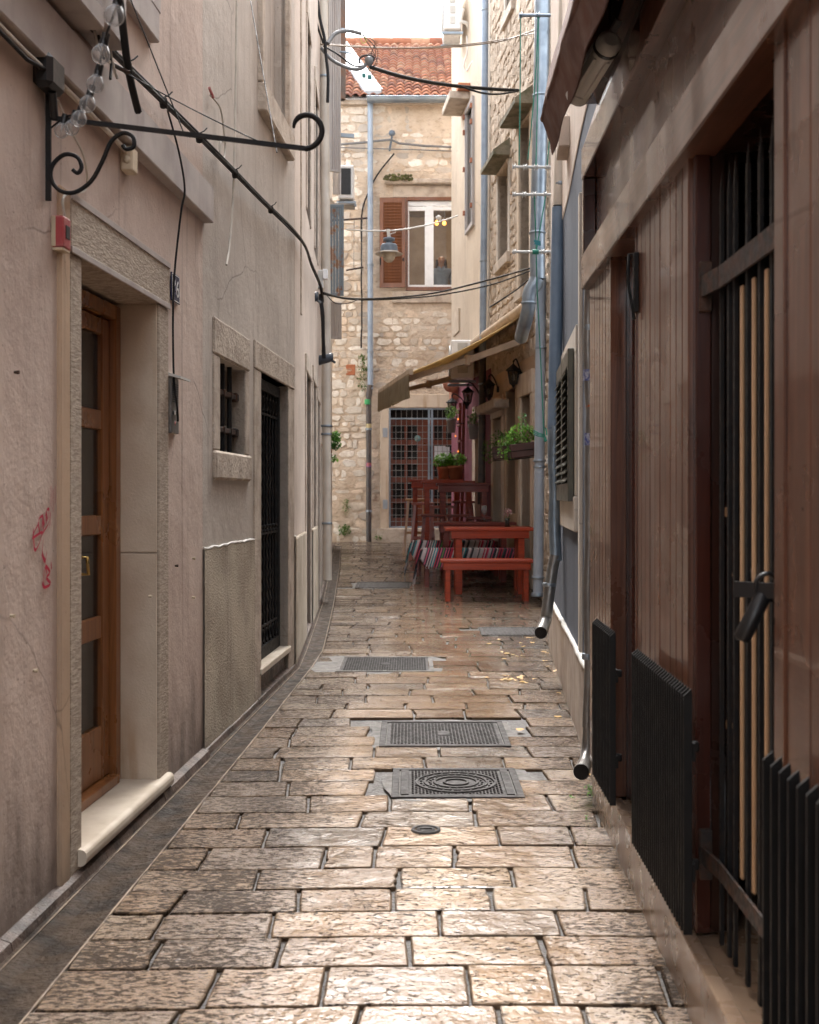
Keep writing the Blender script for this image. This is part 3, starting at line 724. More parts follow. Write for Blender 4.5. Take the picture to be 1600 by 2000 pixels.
for zz_ in (1.58, 1.77):
    s = M(); L2.box(s, wi0-.02, wi1+.02, -.062, -.038, zz_-.012, zz_+.012, .003)
    for yy in wbs: L2.box(s, yy-.02, yy+.02, -.068, -.032, zz_-.018, zz_+.018, .003)
    L2.box(s, wi1-.05, wi1+.0, -.07, -.03, zz_-.024, zz_+.024, .008)
    s.build('window_crossbar', rust_iron, wn)
s = M(); L2.box(s, go0, go1, -.2, .012, 1.96, 2.12, .006); s.build('door_lintel', worn_st, h2)
s = M(); L2.box(s, go0, g0, -.2, .008, .05, 1.957, .006); s.build('door_jamb', worn_st, h2)
s = M(); L2.box(s, g1, go1, -.2, .008, .05, 1.957, .006); s.build('door_jamb', worn_st, h2)
s = M(); L2.box(s, g0-.04, g1+.03, -.2, .02, .205, .245, .006); s.build('door_sill', marble, h2)
s = M(); L2.box(s, g0, g1, -.2, -.02, .02, .203); s.build('step', kerb_m, h2)
gd = M(); L2.box(gd, g0+.004, g0+.035, -.09, -.05, .247, 1.95); L2.box(gd, g1-.05, g1-.004, -.09, -.05, .247, 1.95); L2.box(gd, g0+.035, g1-.05, -.09, -.05, 1.885, 1.95); L2.box(gd, g0+.035, g1-.05, -.09, -.05, .247, .32)
L2.box(gd, g0+.01, g1-.01, -.16, -.14, .247, 1.95)
gd = gd.build('iron_door', black_iron, h2)
nb = 9
for i in range(nb):
    yy = g0+.06+(g1-g0-.135)*i/(nb-1); s = M()
    pts = [(yy + .004*math.sin(j*1.9), -.07+.004*math.cos(j*1.9), .32+(1.56*j/60)) for j in range(61)]
    L2.tube(s, pts, .008, 5)
    for z_ in (1.02, 1.05): s.lathe([(0,-.014),(.012,-.009),(.014,0),(.012,.009),(0,.014)], L2.P(yy,-.068,z_), 8)
    s.build('bar', black_iron, gd)
for i in range(8):
    yy = g0+.085+(g1-g0-.185)*i/7
    for z_, r_ in ((1.81,.032),(.38,.028)):
        s = M(); L2.tube(s, [(yy+r_*math.cos(a/12*6.283), -.06, z_+r_*1.3*math.sin(a/12*6.283)) for a in range(13)], .004, 5); s.build('scroll_ring', black_iron, gd)
for z_ in (1.74,.43,1.0): s = M(); L2.box(s, g0+.035, g1-.05, -.08, -.06, z_, z_+.012); s.build('rail', black_iron, gd)
s = M()
for (a,b,c,e) in ((uy0-.08,uy0,3.62,5.5),(uy1,uy1+.08,3.62,5.5)): L2.box(s, a, b, -.03, .03, c, e, .005)
s.build('window_surround', worn_st, h2)
s = M(); L2.box(s, uy0-.08, uy1+.1, -.03, .05, 3.45, 3.615, .008); s.build('window_sill', worn_st, h2)
# ------------------------------------------------------------------ HOUSE 3 (pale plaster with doorways seen edge-on)
h3 = thing('pale_house', 'pale plastered house with chipped doorways beyond the iron door, left side', 'house', L3.P(10,-2,0))
op = [(9.75,10.55,-.1,2.25,.35),(11.1,11.75,.9,2.3,.2),(12.1,12.7,-.1,2.2,.3),(9.9,10.5,3.6,5.2,.15),(11.5,12.2,3.6,5.2,.15)]
m = M(); L3.face(m, Y23, Y34, -.1, H+.9, op); L3.body(m, Y23, Y34, -.1, H+.9); m.build('wall', pale_pl, h3)
m = M(); ragged(L3, Y23+.002, 9.6, .95, .016, 20); m.build('plinth', plinth_pl, h3); m = M(); ragged(L3, 10.7, 11.98, .93, .02, 16); m.build('plinth', plinth_pl, h3)
for (a,b,c,e,dp) in op:
    s = M(); L3.box(s, a-.1, a, -.1, .012, max(c,.08), e, .006); L3.box(s, b, b+.1, -.1, .012, max(c,.08), e, .006); L3.box(s, a-.1, b+.1, -.1, .018, e, e+.14, .006); s.build('stone_surround', worn_st, h3)
    s = M(); L3.box(s, a, b, -dp+.02, -dp+.05, max(c,.06), e); s.build('shutter_leaf', brown_shut if c < 0 else dark_glass, h3)
s = M()
for i in range(34): 
    z_ = 2.6+i*.14; L3.box(s, 8.95+U(-.01,.01), 9.02+U(-.01,.02), -.01, .012, z_, z_+.147, .004)
s.build('chipped_strip', worn_st, h3)
# ------------------------------------------------------------------ HOUSE 4 (narrow, with shutters)
h4 = thing('shuttered_house', 'old house with pale weathered shutters behind the cream drainpipe', 'house', L4.P(16,-2,0))
m = M(); L4.face(m, Y34, 20.3, -.1, 8.2, [(13.5,14.3,3.3,4.9,.15),(16,16.8,3.3,5.0,.15),(14.6,15.4,5.6,7.3,.15)]); L4.body(m, Y34, 20.3, -.1, 8.2); m.build('wall', cream_pl, h4)
def shutter(parent, p0, dirv, w, z0, z1, mat_, slat_mat=None, th=.035, nm='shutter', ns=None, solid=False, out=None):
    p0 = Vector(p0); dv = Vector(dirv).normalized(); nv = Vector((dv.y,-dv.x,0))
    def fn(a, b, c): return p0 + dv*a + nv*b + Vector((0,0,c))
    s = M(); fw = min(.07, w*.14)
    s.bbox(0,fw,0,th,z0,z1,.003,fn); s.bbox(w-fw,w,0,th,z0,z1,.003,fn)
    for (c,e) in ((z0,z0+fw*1.3),(z1-fw*1.3,z1)) : s.bbox(fw,w-fw,.001,th-.001,c,e,.003,fn)
    fr = s.build(nm, mat_, parent)
    s = M()
    if solid:
        for i in range(4): s.bbox(fw+(w-2*fw)*i/4+.002,fw+(w-2*fw)*(i+1)/4-.002,.006,th-.006,z0+.01,z1-.01,.003,fn)
    else:
        n = ns or int((z1-z0-2.6*fw)/.045)
        for i in range(n):
            z = z0+fw*1.3+(z1-z0-2.6*fw)*(i+.5)/n; h_ = (z1-z0-2.6*fw)/n
            s.add([fn(fw,0.004,z-h_*.42),fn(w-fw,.004,z-h_*.42),fn(w-fw,th-.004,z+h_*.38),fn(fw,th-.004,z+h_*.38),
                   fn(fw,0.004,z-h_*.42+.009),fn(w-fw,.004,z-h_*.42+.009),fn(w-fw,th-.004,z+h_*.38+.009),fn(fw,th-.004,z+h_*.38+.009)],
                  [(0,1,2,3),(4,5,6,7),(0,1,5,4),(2,3,7,6),(0,3,7,4),(1,2,6,5)])
    s.build('slats', slat_mat or mat_, fr)
    return fr
# blue flaky shutter swung out across the view, pale ones above and below
p = at(640,965,15.2); shutter(h4, (p.x,15.2,0), (1,.12,0), .205, EYE+(HY-578)/F*15.2, EYE+(HY-400)/F*15.2, flaky_m, solid=True)
p = at(645,965,15.9); shutter(h4, (p.x,15.9,0), (1,.3,0), .15, EYE+(HY-662)/F*15.9, EYE+(HY-590)/F*15.9, pale_board, solid=True)
p = at(640,965,14.4); shutter(h4, (p.x,14.4,0), (1,.5,0), .16, EYE+(HY-335)/F*14.4, 7.7, pale_board, solid=True)
p = at(650,965,16.4); shutter(h4, (p.x,16.4,0), (1,.1,0), .10, EYE+(HY-380)/F*16.4, 8.0, pale_board, solid=True)
s = M(); s.bar(at(632,388,15.5), at(662,420,15.5), .16, .12); s.build('sill_stone', worn_st, h4)
# ------------------------------------------------------------------ FAR STONE HOUSE
YF = 22.5
def FX(px): return (px-CX)*YF/F
def FZ(py): return EYE+(HY-py)*YF/F
def fp(s, z, d): return Vector((s, YF-d, z))
fh = thing('stone_house', 'rubble stone house with red tiled roof closing the end of the lane', 'house', (0,YF+2,.35))
FL, FR = -2.6, 3.2; EZ = FZ(197)
wx0, wx1, wz0, wz1 = FX(795), FX(905), FZ(566), FZ(392)
dx0, dx1, dzb, dzt = FX(760), FX(895), FZ(1031), FZ(797)
m = M()
holes = [(wx0,wx1,wz0,wz1),(dx0,dx1,dzb,dzt)]
xs = sorted({FL,FR,wx0,wx1,dx0,dx1}); zs = sorted({0,EZ,wz0,wz1,dzb,dzt})
for a,b in zip(xs,xs[1:]):
    for c,e in zip(zs,zs[1:]):
        if any(h[0]<(a+b)/2<h[1] and h[2]<(c+e)/2<h[3] for h in holes): continue
        nx, nz = max(1,int((b-a)/.06)), max(1,int((e-c)/.06))
        def dd(x,z):
            ed = min([abs(x-t) for t in xs[1:-1]]+[abs(z-t) for t in zs[1:-1]])
            return 0 if ed < .01 else .022*noise.noise(Vector((x*4,z*6,3)))+.03*noise.noise(Vector((x*1.2,z*1.5,7)))
        vs = [fp(a+(b-a)*i/nx, c+(e-c)*j/nz, dd(a+(b-a)*i/nx, c+(e-c)*j/nz)) for j in range(nz+1) for i in range(nx+1)]
        m.smooth = True; m.add(vs, [(j*(nx+1)+i, j*(nx+1)+i+1, (j+1)*(nx+1)+i+1, (j+1)*(nx+1)+i) for j in range(nz) for i in range(nx)]); m.smooth = False
m.add([(FL,YF,0),(FL,YF+5,0),(FL,YF+5,EZ),(FL,YF,EZ)],[(0,1,2,3)]); m.add([(FR,YF,0),(FR,YF+5,0),(FR,YF+5,EZ),(FR,YF,EZ)],[(0,1,2,3)])
m.build('wall', mortar, fh)
spal = [(.76,.69,.60),(.68,.60,.51),(.80,.74,.66),(.60,.52,.43),(.68,.55,.43),(.78,.71,.62),(.52,.46,.40)]
sh = [(wx0-.75,wx1+.5,wz0-.35,wz1+.45),(dx0-.2,dx1+.2,0,dzt+.3)]
def zf(x, z):
    v = noise.noise(Vector((x*.9,z*.55,1)))
    if z > 7.2: return .35+.5*v
    if x > FX(735): return .28+.7*v if z > 2.5 else .6
    return .85+.6*v
m = M(); stones(m, fp, FL, FR, .34, EZ-.25, (.07,.2), (.08,.36), .012, .02, spal, sh, 9, .24, zf=zf); m.build('wall_stones', stone_m, fh)
# roof
RS = .577; Yr = YF+4.7; RZ = EZ+4.9*RS
m = M(); m.add([(FL-.3,YF-.2,EZ-.02),(FR+.3,YF-.2,EZ-.02),(FR+.3,Yr,RZ-.03),(FL-.3,Yr,RZ-.03),(FR+.3,Yr+5,EZ-.1),(FL-.3,Yr+5,EZ-.1)],[(0,1,2,3),(3,2,4,5)]); rf = m.build('roof', tile_m, fh)
m = M(); tp = [(.31,.125,.07),(.36,.16,.095),(.26,.10,.06),(.40,.22,.14),(.20,.085,.06),(.33,.14,.08)]
CA, SA = math.cos(math.atan(RS)), math.sin(math.atan(RS)); cw = .165; nc = int((FR-FL+.6)/cw)
def rp(x_, s_, h): return (x_, YF-.26+s_*CA - h*SA, EZ-.02+s_*SA+h*CA)
def prof_h(t): return .052*abs(math.sin(math.pi*t))**.8 if t < .72 else .052*abs(math.sin(math.pi*.72))**.8*(1-(t-.72)/.28) - .012*math.sin(math.pi*(t-.72)/.28)
for r in range(19):
    for c in range(nc):
        x = FL-.3+cw*c + (cw*.0); cc = random.choice(tp); v = U(.8,1.15); m.col = (cc[0]*v,cc[1]*v,cc[2]*v,R())
        s0 = r*.29 + U(-.012,.012); s1 = s0+.33; up = .022+U(0,.008); vs = []
        for (s_, hh) in ((s0,up-.014),(s0,up),(s1,.0)):
            for j in range(10): vs.append(rp(x+cw*j/9, s_, hh+prof_h(j/9)*(1 if s_ == s0 else .9)))
        m.smooth = True; m.add(vs, [(k_*10+j,k_*10+j+1,k_*10+11+j,k_*10+10+j) for k_ in range(2) for j in range(9)]); m.smooth = False
m.build('roof_tiles', tile_m, rf)
m = M()
for c in range(16):
    cc = random.choice(tp); m.col = (*[t*1.25 for t in cc], R()); x = FL-.3+c*.42
    m.lathe([(.13,0),(.115,.45)], (x,Yr,RZ+.04), 12, axis='x')
m.build('ridge_tiles', tile_m, rf)
# valley flashing on the left of the roof
def rpt(px, py):   # point on the roof plane
    k = math.tan(math.atan(RS)); t = (EZ-EYE-(YF-.2)*k)/((HY-py)/F-k)
    return Vector(((px-CX)/F*t, t, EYE+(HY-py)/F*t+.13))
m = M(); a,b,c_,d_ = rpt(648,95), rpt(676,95), rpt(745,190), rpt(713,190)
m.add([a,b,c_,d_]+[p-Vector((0,0,.07)) for p in (a,b,c_,d_)],[(0,1,2,3),(0,1,5,4),(1,2,6,5),(2,3,7,6),(3,0,4,7)])
m.bar(b,c_,.03,.06); m.build('valley_flashing', flash_m, rf)
# gutter + eaves
m = M(); gx0, gx1 = FX(718), FR+.2; n = 8; vs = []
for x in (gx0, gx1):
    for j in range(n+1):
        a = math.pi+math.pi*j/n; vs.append((x, YF-.28+.085*math.cos(a), EZ-.03+.10*math.sin(a)))
m.smooth = True; m.add(vs,[(j,j+1,n+2+j,n+1+j) for j in range(n)]); m.smooth = False
m.tube([(gx0,YF-.365,EZ-.03),(gx1,YF-.365,EZ-.03)],.012,6); m.build('eaves_gutter', galv, fh)
m = M(); m.box(FL,FR,YF-.1,YF+.1,EZ-.09,EZ-.02); m.build('eaves', worn_st, fh)
# window with orange wood surround
def fb(m, px0, px1, py1, py0, d0, d1, b=.004): m.bbox(FX(px0), FX(px1), YF-d1, YF-d0, FZ(py1), FZ(py0), b); return m
rx0, rx1 = wx0-.02, wx1+.02
m = M(); m.box(wx0-1.0,3.0,YF+3.5,YF+3.55,wz0-.95,wz1+1); m.box(wx0-1.0,wx0-.95,YF+.3,YF+3.5,wz0-.95,wz1+1); m.box(2.95,3.0,YF+.3,YF+3.5,wz0-.95,wz1+1)
m.box(wx0-.95,2.95,YF+.3,YF+3.5,wz1+.5,wz1+.55); m.box(wx0-.95,2.95,YF+.3,YF+3.5,wz0-.98,wz0-.93); m.build('room', room_m, fh)
win = M(); fb(win,795,905,562,392,-.12,-.0); win2 = M()
wn = M(); fb(wn,793,796.5,568,386,-.1,.03); fb(wn,796.5,905,568,561,-.1,.05); fb(wn,796.5,905,392,385,-.1,.03)
wn = wn.build('window', orange_wood, fh)
m = M(); fb(m,797,905,402,392.5,-.11,-.02); fb(m,797,905,560.5,556,-.11,-.02)
fb(m,796.8,799.5,556,402,-.1,-.03); fb(m,832,847,556,402,-.1,-.02); fb(m,799.5,832,411,402.5,-.09,-.03); fb(m,847,905,410,402.5,-.09,-.03); fb(m,830,836,556,411,-.085,-.012); fb(m,898,905,556,402,-.1,-.02)
m.build('frame', white_pvc, wn)
m = M(); m.box(FX(797),FX(900),YF+.06,YF+.065,FZ(557),FZ(402)); m.build('pane', glass('clear_pane', (.92,.9,.86), .93), wn)
shutter(fh, (FX(742),YF-.06,0), (1,0,0), FX(792)-FX(742), FZ(563), FZ(388), orange_wood, ns=27)
m = M(); fb(m,742,745,520,505,.06,.1); fb(m,786,789,512,506,.1,.14); m.build('shutter_latch', black_iron, fh)
m = M(); fb(m,752,905,362,352,-.02,.14,.02); fb(m,768,905,386,363,-.02,.03); m.build('window_hood', worn_st, fh)
m = M(); fb(m,766,905,592,569,-.02,.05,.01); m.build('window_sill', worn_st, fh)
m = M()
for i in range(60):
    px, py = U(750,805), U(346,356); c = Vector((FX(px), YF-.14-U(0,.06), FZ(py)))
    m.lathe([(0,-.03),(.03,-.01),(.025,.015),(0,.03)], c, 6)
m.build('moss', moss_m, fh)
lp = bpy.data.lights.new('room_bulb_light','POINT'); lp.energy = 20; lp.color = (1,.85,.7); lp.shadow_soft_size = .3
lo = bpy.data.objects.new('room_bulb_light', lp); COL.objects.link(lo); lo.location = at(861,432,YF+1.6)
# lit ceiling bulbs inside the room
for px, py in ((853,436),(868,436)):
    c = at(px,py,YF+2.2); t = thing('ceiling_bulb', 'lit yellow bulb seen through the upper window, %s of the two' % ('left' if px < 860 else 'right'), 'light bulb', c, 'lit bulbs behind the upper window')
    m = M(); m.lathe([(0,-.05),(.035,-.03),(.045,0),(.03,.035),(.015,.06)], c, 12); m.build('bulb', bulb_on, t)
    m = M(); m.tube([c+Vector((0,0,.06)), Vector((c.x,c.y,wz1+.5))], .01); m.build('cord', black_pl, t)
# lower door with grille
m = M(); fb(m,743,759,1034,797,-.3,.03,.01); m.build('door_jamb', jamb_st, fh)
m = M(); fb(m,741,905,796.5,770,-.3,.035,.01); m.build('door_lintel', jamb_st, fh)
m = M(); fb(m,738,905,1060,1032,-.3,.22,.01); m.build('step', worn_st, fh)
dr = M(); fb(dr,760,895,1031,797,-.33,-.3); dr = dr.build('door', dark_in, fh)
m = M()
for a,b in ((762,767),(790,796),(816,836),(843,849),(866,872)): fb(m,a,b,1029,818,-.29,-.24)
for a,b in ((1029,1012),(983,974),(942,932),(906,897),(868,858),(829,818)): fb(m,762.5,895,a,b,-.285,-.245)
m.build('door_frame', orange_wood if False else wood('red_brown_door', (.19,.04,.012), (.13,.028,.009), .35), dr)
m = M(); fb(m,871,879,900,872,-.235,-.23,.001); fb(m,849,871,900,870,-.235,-.23,.001); m.build('notice', paper_m, dr)
m = M(); c = Vector((FX(816),YF+.235,FZ(855))); m.lathe([(0,0),(.06,0),(.06,-.006),(0,-.006)],c,16,axis='y'); m.build('round_sticker', mk('pale_teal', (.3,.5,.5), None, 4, .4, 0), dr)
gr = M()
for a,b in ((760,763),(836,840),(842,846),(892,895)): fb(gr,a,b,1031,797,-.06,-.01,.002)
for a,b in ((800,797),(819,816),(1031,1028)): fb(gr,763,892,a,b,-.058,-.012,.002)
gr = gr.build('grille', galv, fh)
m = M()
for i in range(1,7):
    px = 763+73*i/7; m.tube([(FX(px),YF+.03,dzb),(FX(px),YF+.03,dzt)], .0048, 5)
for i in range(1,5):
    px = 846+46*i/5; m.tube([(FX(px),YF+.03,dzb),(FX(px),YF+.03,dzt)], .0048, 5)
for i in range(1,17):
    z = dzb+(FZ(819)-dzb)*i/17; m.tube([(FX(763),YF+.035,z),(FX(892),YF+.035,z)], .0048, 5)
m.build('mesh_bars', galv_dark, gr)
m = M()
for py in (845,985): fb(m,748,757,py+9,py-9,.03,.05)
m.build('hinge_plate', galv_paint, fh)
m = M(); fb(m,676,694,733,712,-.01,.02,.005); 
for i in range(5): fb(m,678,692,731-i*4,729.5-i*4,.02,.03,.001)
m.build('air_vent', terra, fh)
# person at the window: one skinned body, hair and shirt as children
def person(px, ytop, Yp):
    f = EYE+(HY-ytop)/F*Yp; x = (px-CX)/F*Yp
    fl = f-1.66
    J = [(0,0,.92),(0,0,1.12),(0,.0,1.30),(0,.0,1.42),(0,-.015,1.47),(0,-.03,1.56),(0,-.02,1.635),
         (-.16,0,1.36),(-.21,.01,1.10),(-.17,-.10,.90),(.16,0,1.36),(.21,.01,1.10),(.17,-.10,.90),
         (-.09,0,.88),(-.1,-.01,.48),(-.1,.02,.06),(.09,0,.88),(.1,-.01,.48),(.1,.02,.06),(-.1,-.12,.03),(.1,-.12,.03)]
    E_ = [(0,1),(1,2),(2,3),(3,4),(4,5),(5,6),(2,7),(7,8),(8,9),(2,10),(10,11),(11,12),(0,13),(13,14),(14,15),(15,19),(0,16),(16,17),(17,18),(18,20)]
    Rr = [.13,.115,.13,.07,.05,.078,.07,.06,.045,.03,.06,.045,.03,.085,.06,.04,.085,.06,.04,.035,.035]
    def skin(J, E_, Rr, root=0):
        me = bpy.data.meshes.new('tmp'); me.from_pydata([Vector(j) for j in J], E_, []); o = bpy.data.objects.new('tmp', me); COL.objects.link(o)
        md = o.modifiers.new('s', 'SKIN'); sb = o.modifiers.new('u', 'SUBSURF'); sb.levels = 2; sb.render_levels = 2
        for i, r in enumerate(Rr): me.skin_vertices[0].data[i].radius = (r, r*.82); me.skin_vertices[0].data[i].use_root = (i == root)
        dg = bpy.context.evaluated_depsgraph_get(); nm = bpy.data.meshes.new_from_object(o.evaluated_get(dg))
        bpy.data.objects.remove(o); return nm
    t = thing('person', 'woman with long dark hair in blue grey shirt looking out behind the upper window', 'person', (x,Yp,fl))
    def put(nm, name, mt_):
        nm.materials.clear(); nm.materials.append(mt_); nm.name = name
        for p_ in nm.polygons: p_.use_smooth = True
        o = bpy.data.objects.new(name, nm); COL.objects.link(o); o.parent = t; return o
    body = skin(J, E_, Rr)
    for v in body.vertices:      # face relief on the head
        c = v.co
        if c.z > 1.48 and c.y < -.06:
            if abs(c.x) < .016 and 1.53 < c.z < 1.58: c.y -= .022
            if 1.575 < c.z < 1.6 and .015 < abs(c.x) < .05: c.y += .008
    put(body, 'body', skin_m)
    sh_ = skin([(0,0,.86),(0,0,1.1),(0,0,1.30),(0,0,1.405),(-.165,0,1.355),(-.22,.01,1.10),(-.18,-.08,.93),(.165,0,1.355),(.22,.01,1.10),(.18,-.08,.93)],
               [(0,1),(1,2),(2,3),(2,4),(4,5),(5,6),(2,7),(7,8),(8,9)], [.16,.145,.155,.075,.085,.065,.05,.085,.065,.05]); so = put(sh_, 'shirt', shirt_m)
    m = M()
    for s_ in (-1,1): m.hexa([(x+s_*.0,Yp-.135,fl+1.34),(x+s_*.07,Yp-.115,fl+1.36),(x+s_*.075,Yp-.10,fl+1.36),(x+s_*.0,Yp-.12,fl+1.34),(x+s_*.02,Yp-.10,fl+1.43),(x+s_*.07,Yp-.05,fl+1.44),(x+s_*.07,Yp-.04,fl+1.44),(x+s_*.02,Yp-.09,fl+1.43)])
    m.build('collar', shirt_m, t)
    hr_ = skin([(0,.01,1.615),(0,.035,1.56),(0,.05,1.46),(-.075,.02,1.58),(-.09,.01,1.45),(-.095,-.03,1.32),(.075,.02,1.58),(.09,.01,1.45),(.095,-.03,1.30)],
               [(0,1),(1,2),(0,3),(3,4),(4,5),(0,6),(6,7),(7,8)], [.085,.085,.07,.035,.04,.03,.035,.04,.03]); put(hr_, 'hair', hair_m)
    for s_ in (-1,1):
        m = M(); m.lathe([(0,-.008),(.008,0),(0,.008)], (x+s_*.028,Yp-.088,fl+1.583), 8); m.build('eye', black_pl, t)
    m = M(); m.bar((x-.02,Yp-.092,fl+1.513),(x+.02,Yp-.092,fl+1.513),.006,.006); m.build('mouth', mk('lips', (.35,.10,.09), None, 5, .5, 0), t)
person(862, 499, YF+.55)
# downpipe of the far house
m = M(); px = 723.5
m.tube([at(px,196,YF-.15), at(px,760,YF-.15)], .052, 12); mm = m
t = thing('downpipe', 'slim downpipe on the far stone house, grey blue above and dark below', 'drainpipe', at(px,1058,YF-.15))
mm.build('upper_pipe', steelblue, t)
m = M(); m.tube([at(px-3,765,YF-.15), at(px-3,1058,YF-.15)], .05, 12); m.tube([at(px,752,YF-.15),at(px-3,775,YF-.15)],.056,12); m.build('lower_pipe', darkpipe, t)
m = M()
for py in (300,690,840,1000,520): m.tube([at(px-(3 if py>760 else 0),py,YF-.15), at(px-(3 if py>760 else 0),py-4,YF-.15)], .062, 12)
for py,c in ((787,0),(835,0),(905,0)): pass
m.build('pipe_clamp', galv, t)
m = M(); m.tube([at(717.5,790,YF-.2),at(717.5,780,YF-.2)],.053,12); m.build('green_sticker', mk('green_sticker', (.05,.35,.12), None, 4, .5, 0), t)
m = M(); m.tube([at(720.5,838,YF-.15),at(720.5,828,YF-.15)],.0525,12); m.build('yellow_sticker', mk('ochre_sticker', (.5,.4,.2), None, 4, .5, 0), t)
m = M(); m.tube([at(720.5,912,YF-.15),at(720.5,904,YF-.15)],.0525,12); m.build('red_blue_sticker', mk('redblue', (.1,.08,.3), (.4,.1,.1), 9, .5, 0), t)
# second lower roof piece and dark cables on the facade
m = M(); wire([at(706,y_,YF-.08)+Vector((U(-.01,.01),0,0)) for y_ in range(420,700,20)], .016, cable_k, 'dark cable running down the far stone wall left of its downpipe')
wire(spl([at(770,300,YF-.1),at(735,345,YF-.1),at(712,395,YF-.1),at(707,420,YF-.1)]), .016, cable_k, 'dark cable curving behind the downpipe of the far stone house')
m = M()
for q in range(4):
    leaves(m, at(708,700+q*18,YF-.12), .10, .06, .10, 60, .03, [(.05,.07,.02),(.09,.09,.03),(.13,.10,.05)])
tag(m.build('wall_weed', leaf_m), 'dry brown weed growing on the stone wall beside the far downpipe', 'weed')
m = M(); leaves(m, at(673,1035,YF-.1), .14, .08, .12, 130, .035, [(.06,.10,.02),(.10,.12,.04)]); leaves(m, at(676,990,YF-.08), .07, .05, .16, 60, .03, [(.06,.10,.02),(.10,.12,.04)])
tag(m.build('wall_weed', leaf_m), 'green weed at the foot of the far stone wall', 'weed')
m = M(); leaves(m, at(740,1050,YF-.2), .1, .08, .07, 60, .035, [(.06,.10,.02),(.10,.12,.04)])
tag(m.build('wall_weed', leaf_m), 'small weed beside the step of the far grille door', 'weed')
# ------------------------------------------------------------------ BEIGE / PURPLE HOUSE (right, far)
YA, YB = 17.0, 21.05
bh = thing('beige_house', 'beige plastered house with purple painted ground floor, right before the end of the lane', 'house', R3.P(19,-2,.3))
bw0, bw1 = R3.Y(926), R3.Y(913); bw0, bw1 = min(bw0,bw1), max(bw0,bw1)
bz0, bz1 = R3.z(455,19.4), R3.z(215,19)
ps0 = 3.05
m = M(); R3.face(m, YA, YB, ps0, 10.5, [(bw0,bw1,bz0,bz1,.08)]); R3.body(m, YA, YB, ps0, 10.5); m.build('wall', beige_pl, bh)
m = M(); R3.face(m, YA, YB, .0, ps0, [(17.55,18.35,.2,2.35,.2)]); R3.body(m, YA, YB, .0, ps0); m.build('ground_floor', purple_pl, bh)
s = M(); R3.box(s, YA+.0, 17.3, .0, .012, 3.06, 3.5, .003)
R3.box(s, 17.5, 17.56, -.1, .03, .2, 2.4,.004); R3.box(s, 18.34, 18.62, -.1, .02, .9, 2.6,.004); s.build('stone_surround', jamb_st, bh)
wv = M(); R3.box(wv, bw0, bw1, -.07, -.05, bz0, bz1); wv = wv.build('window', mk('grey_shutter', (.27,.28,.30), (.22,.23,.25), 5, .6, .1), bh)
for a,b,c,e in ((bw0-.05,bw0,bz0,bz1),(bw1,bw1+.05,bz0,bz1),(bw0-.05,bw1+.05,bz1,bz1+.07),(bw0-.05,bw1+.05,bz0-.07,bz0)):
    s = M(); R3.box(s,a,b,-.05,.04,c,e,.004); s.build('window_frame', pale_board, wv)
s = M()
for z in (bz0+.2,bz0+.9,bz0+1.5,bz1-.12):
    R3.box(s,bw0-.06,bw0,.04,.07,z,z+.07); R3.box(s,bw1,bw1+.06,.04,.07,z+.05,z+.12)
s.build('hinge', mk('orange_hinge', (.38,.14,.07), None, 4, .6, 0), wv)
s = M(); R3.box(s, 19.0, 19.9, .0, .32, R3.z(205,19.3), R3.z(190,19.3), .01); s.build('window_hood', worn_st, bh)
s = M(); R3.box(s, 18.9, 19.15, .0, .2, R3.z(190,19.3)+.0, R3.z(178,19.3), .01); s.build('clay_cap', terra, bh)
s = M(); R3.box(s, 20.0, 20.7, .0, .03, R3.z(650,20.2), R3.z(605,20.2), .004); s.build('wall_plaque', jamb_st, bh)
lad = thing('wall_ladder', 'decorative red ladder with fairy lights leaning on the purple wall', 'ladder', R3.P(19.6,.1,.33))
for yy in (19.25, 19.65):
    s = M(); s.bar(R3.P(yy,.10,.33), R3.P(yy,.05,2.75), .05, .03); s.build('side_rail', dark_red, lad)
for i in range(9):
    z = .55+i*.26; s = M(); s.bar(R3.P(19.25,.1,z), R3.P(19.65,.1,z), .035, .03); s.build('rung', dark_red, lad)
for i in range(7):
    s = M(); s.lathe([(0,-.02),(.018,0),(0,.02)], R3.P(19.3+.3*(i%2),.14,.9+.26*i), 8); s.build('fairy_light', fairy, lad)
# red scroll sign and door plaques near the far corner
s = M(); R3.box(s, 20.2, 20.5, .0, .12, R3.z(780,20.3), R3.z(738,20.3), .01); s.lathe([(0,0),(.14,0),(.14,.06),(0,.06)], R3.P(20.1,.14,R3.z(752,20.3)), 16, axis='y')
tag(s.build('hanging_sign', mk('red_sign', (.36,.10,.06), (.42,.2,.12), 8, .5, .1)), 'small red carved sign on the purple wall corner under the air conditioner', 'sign')
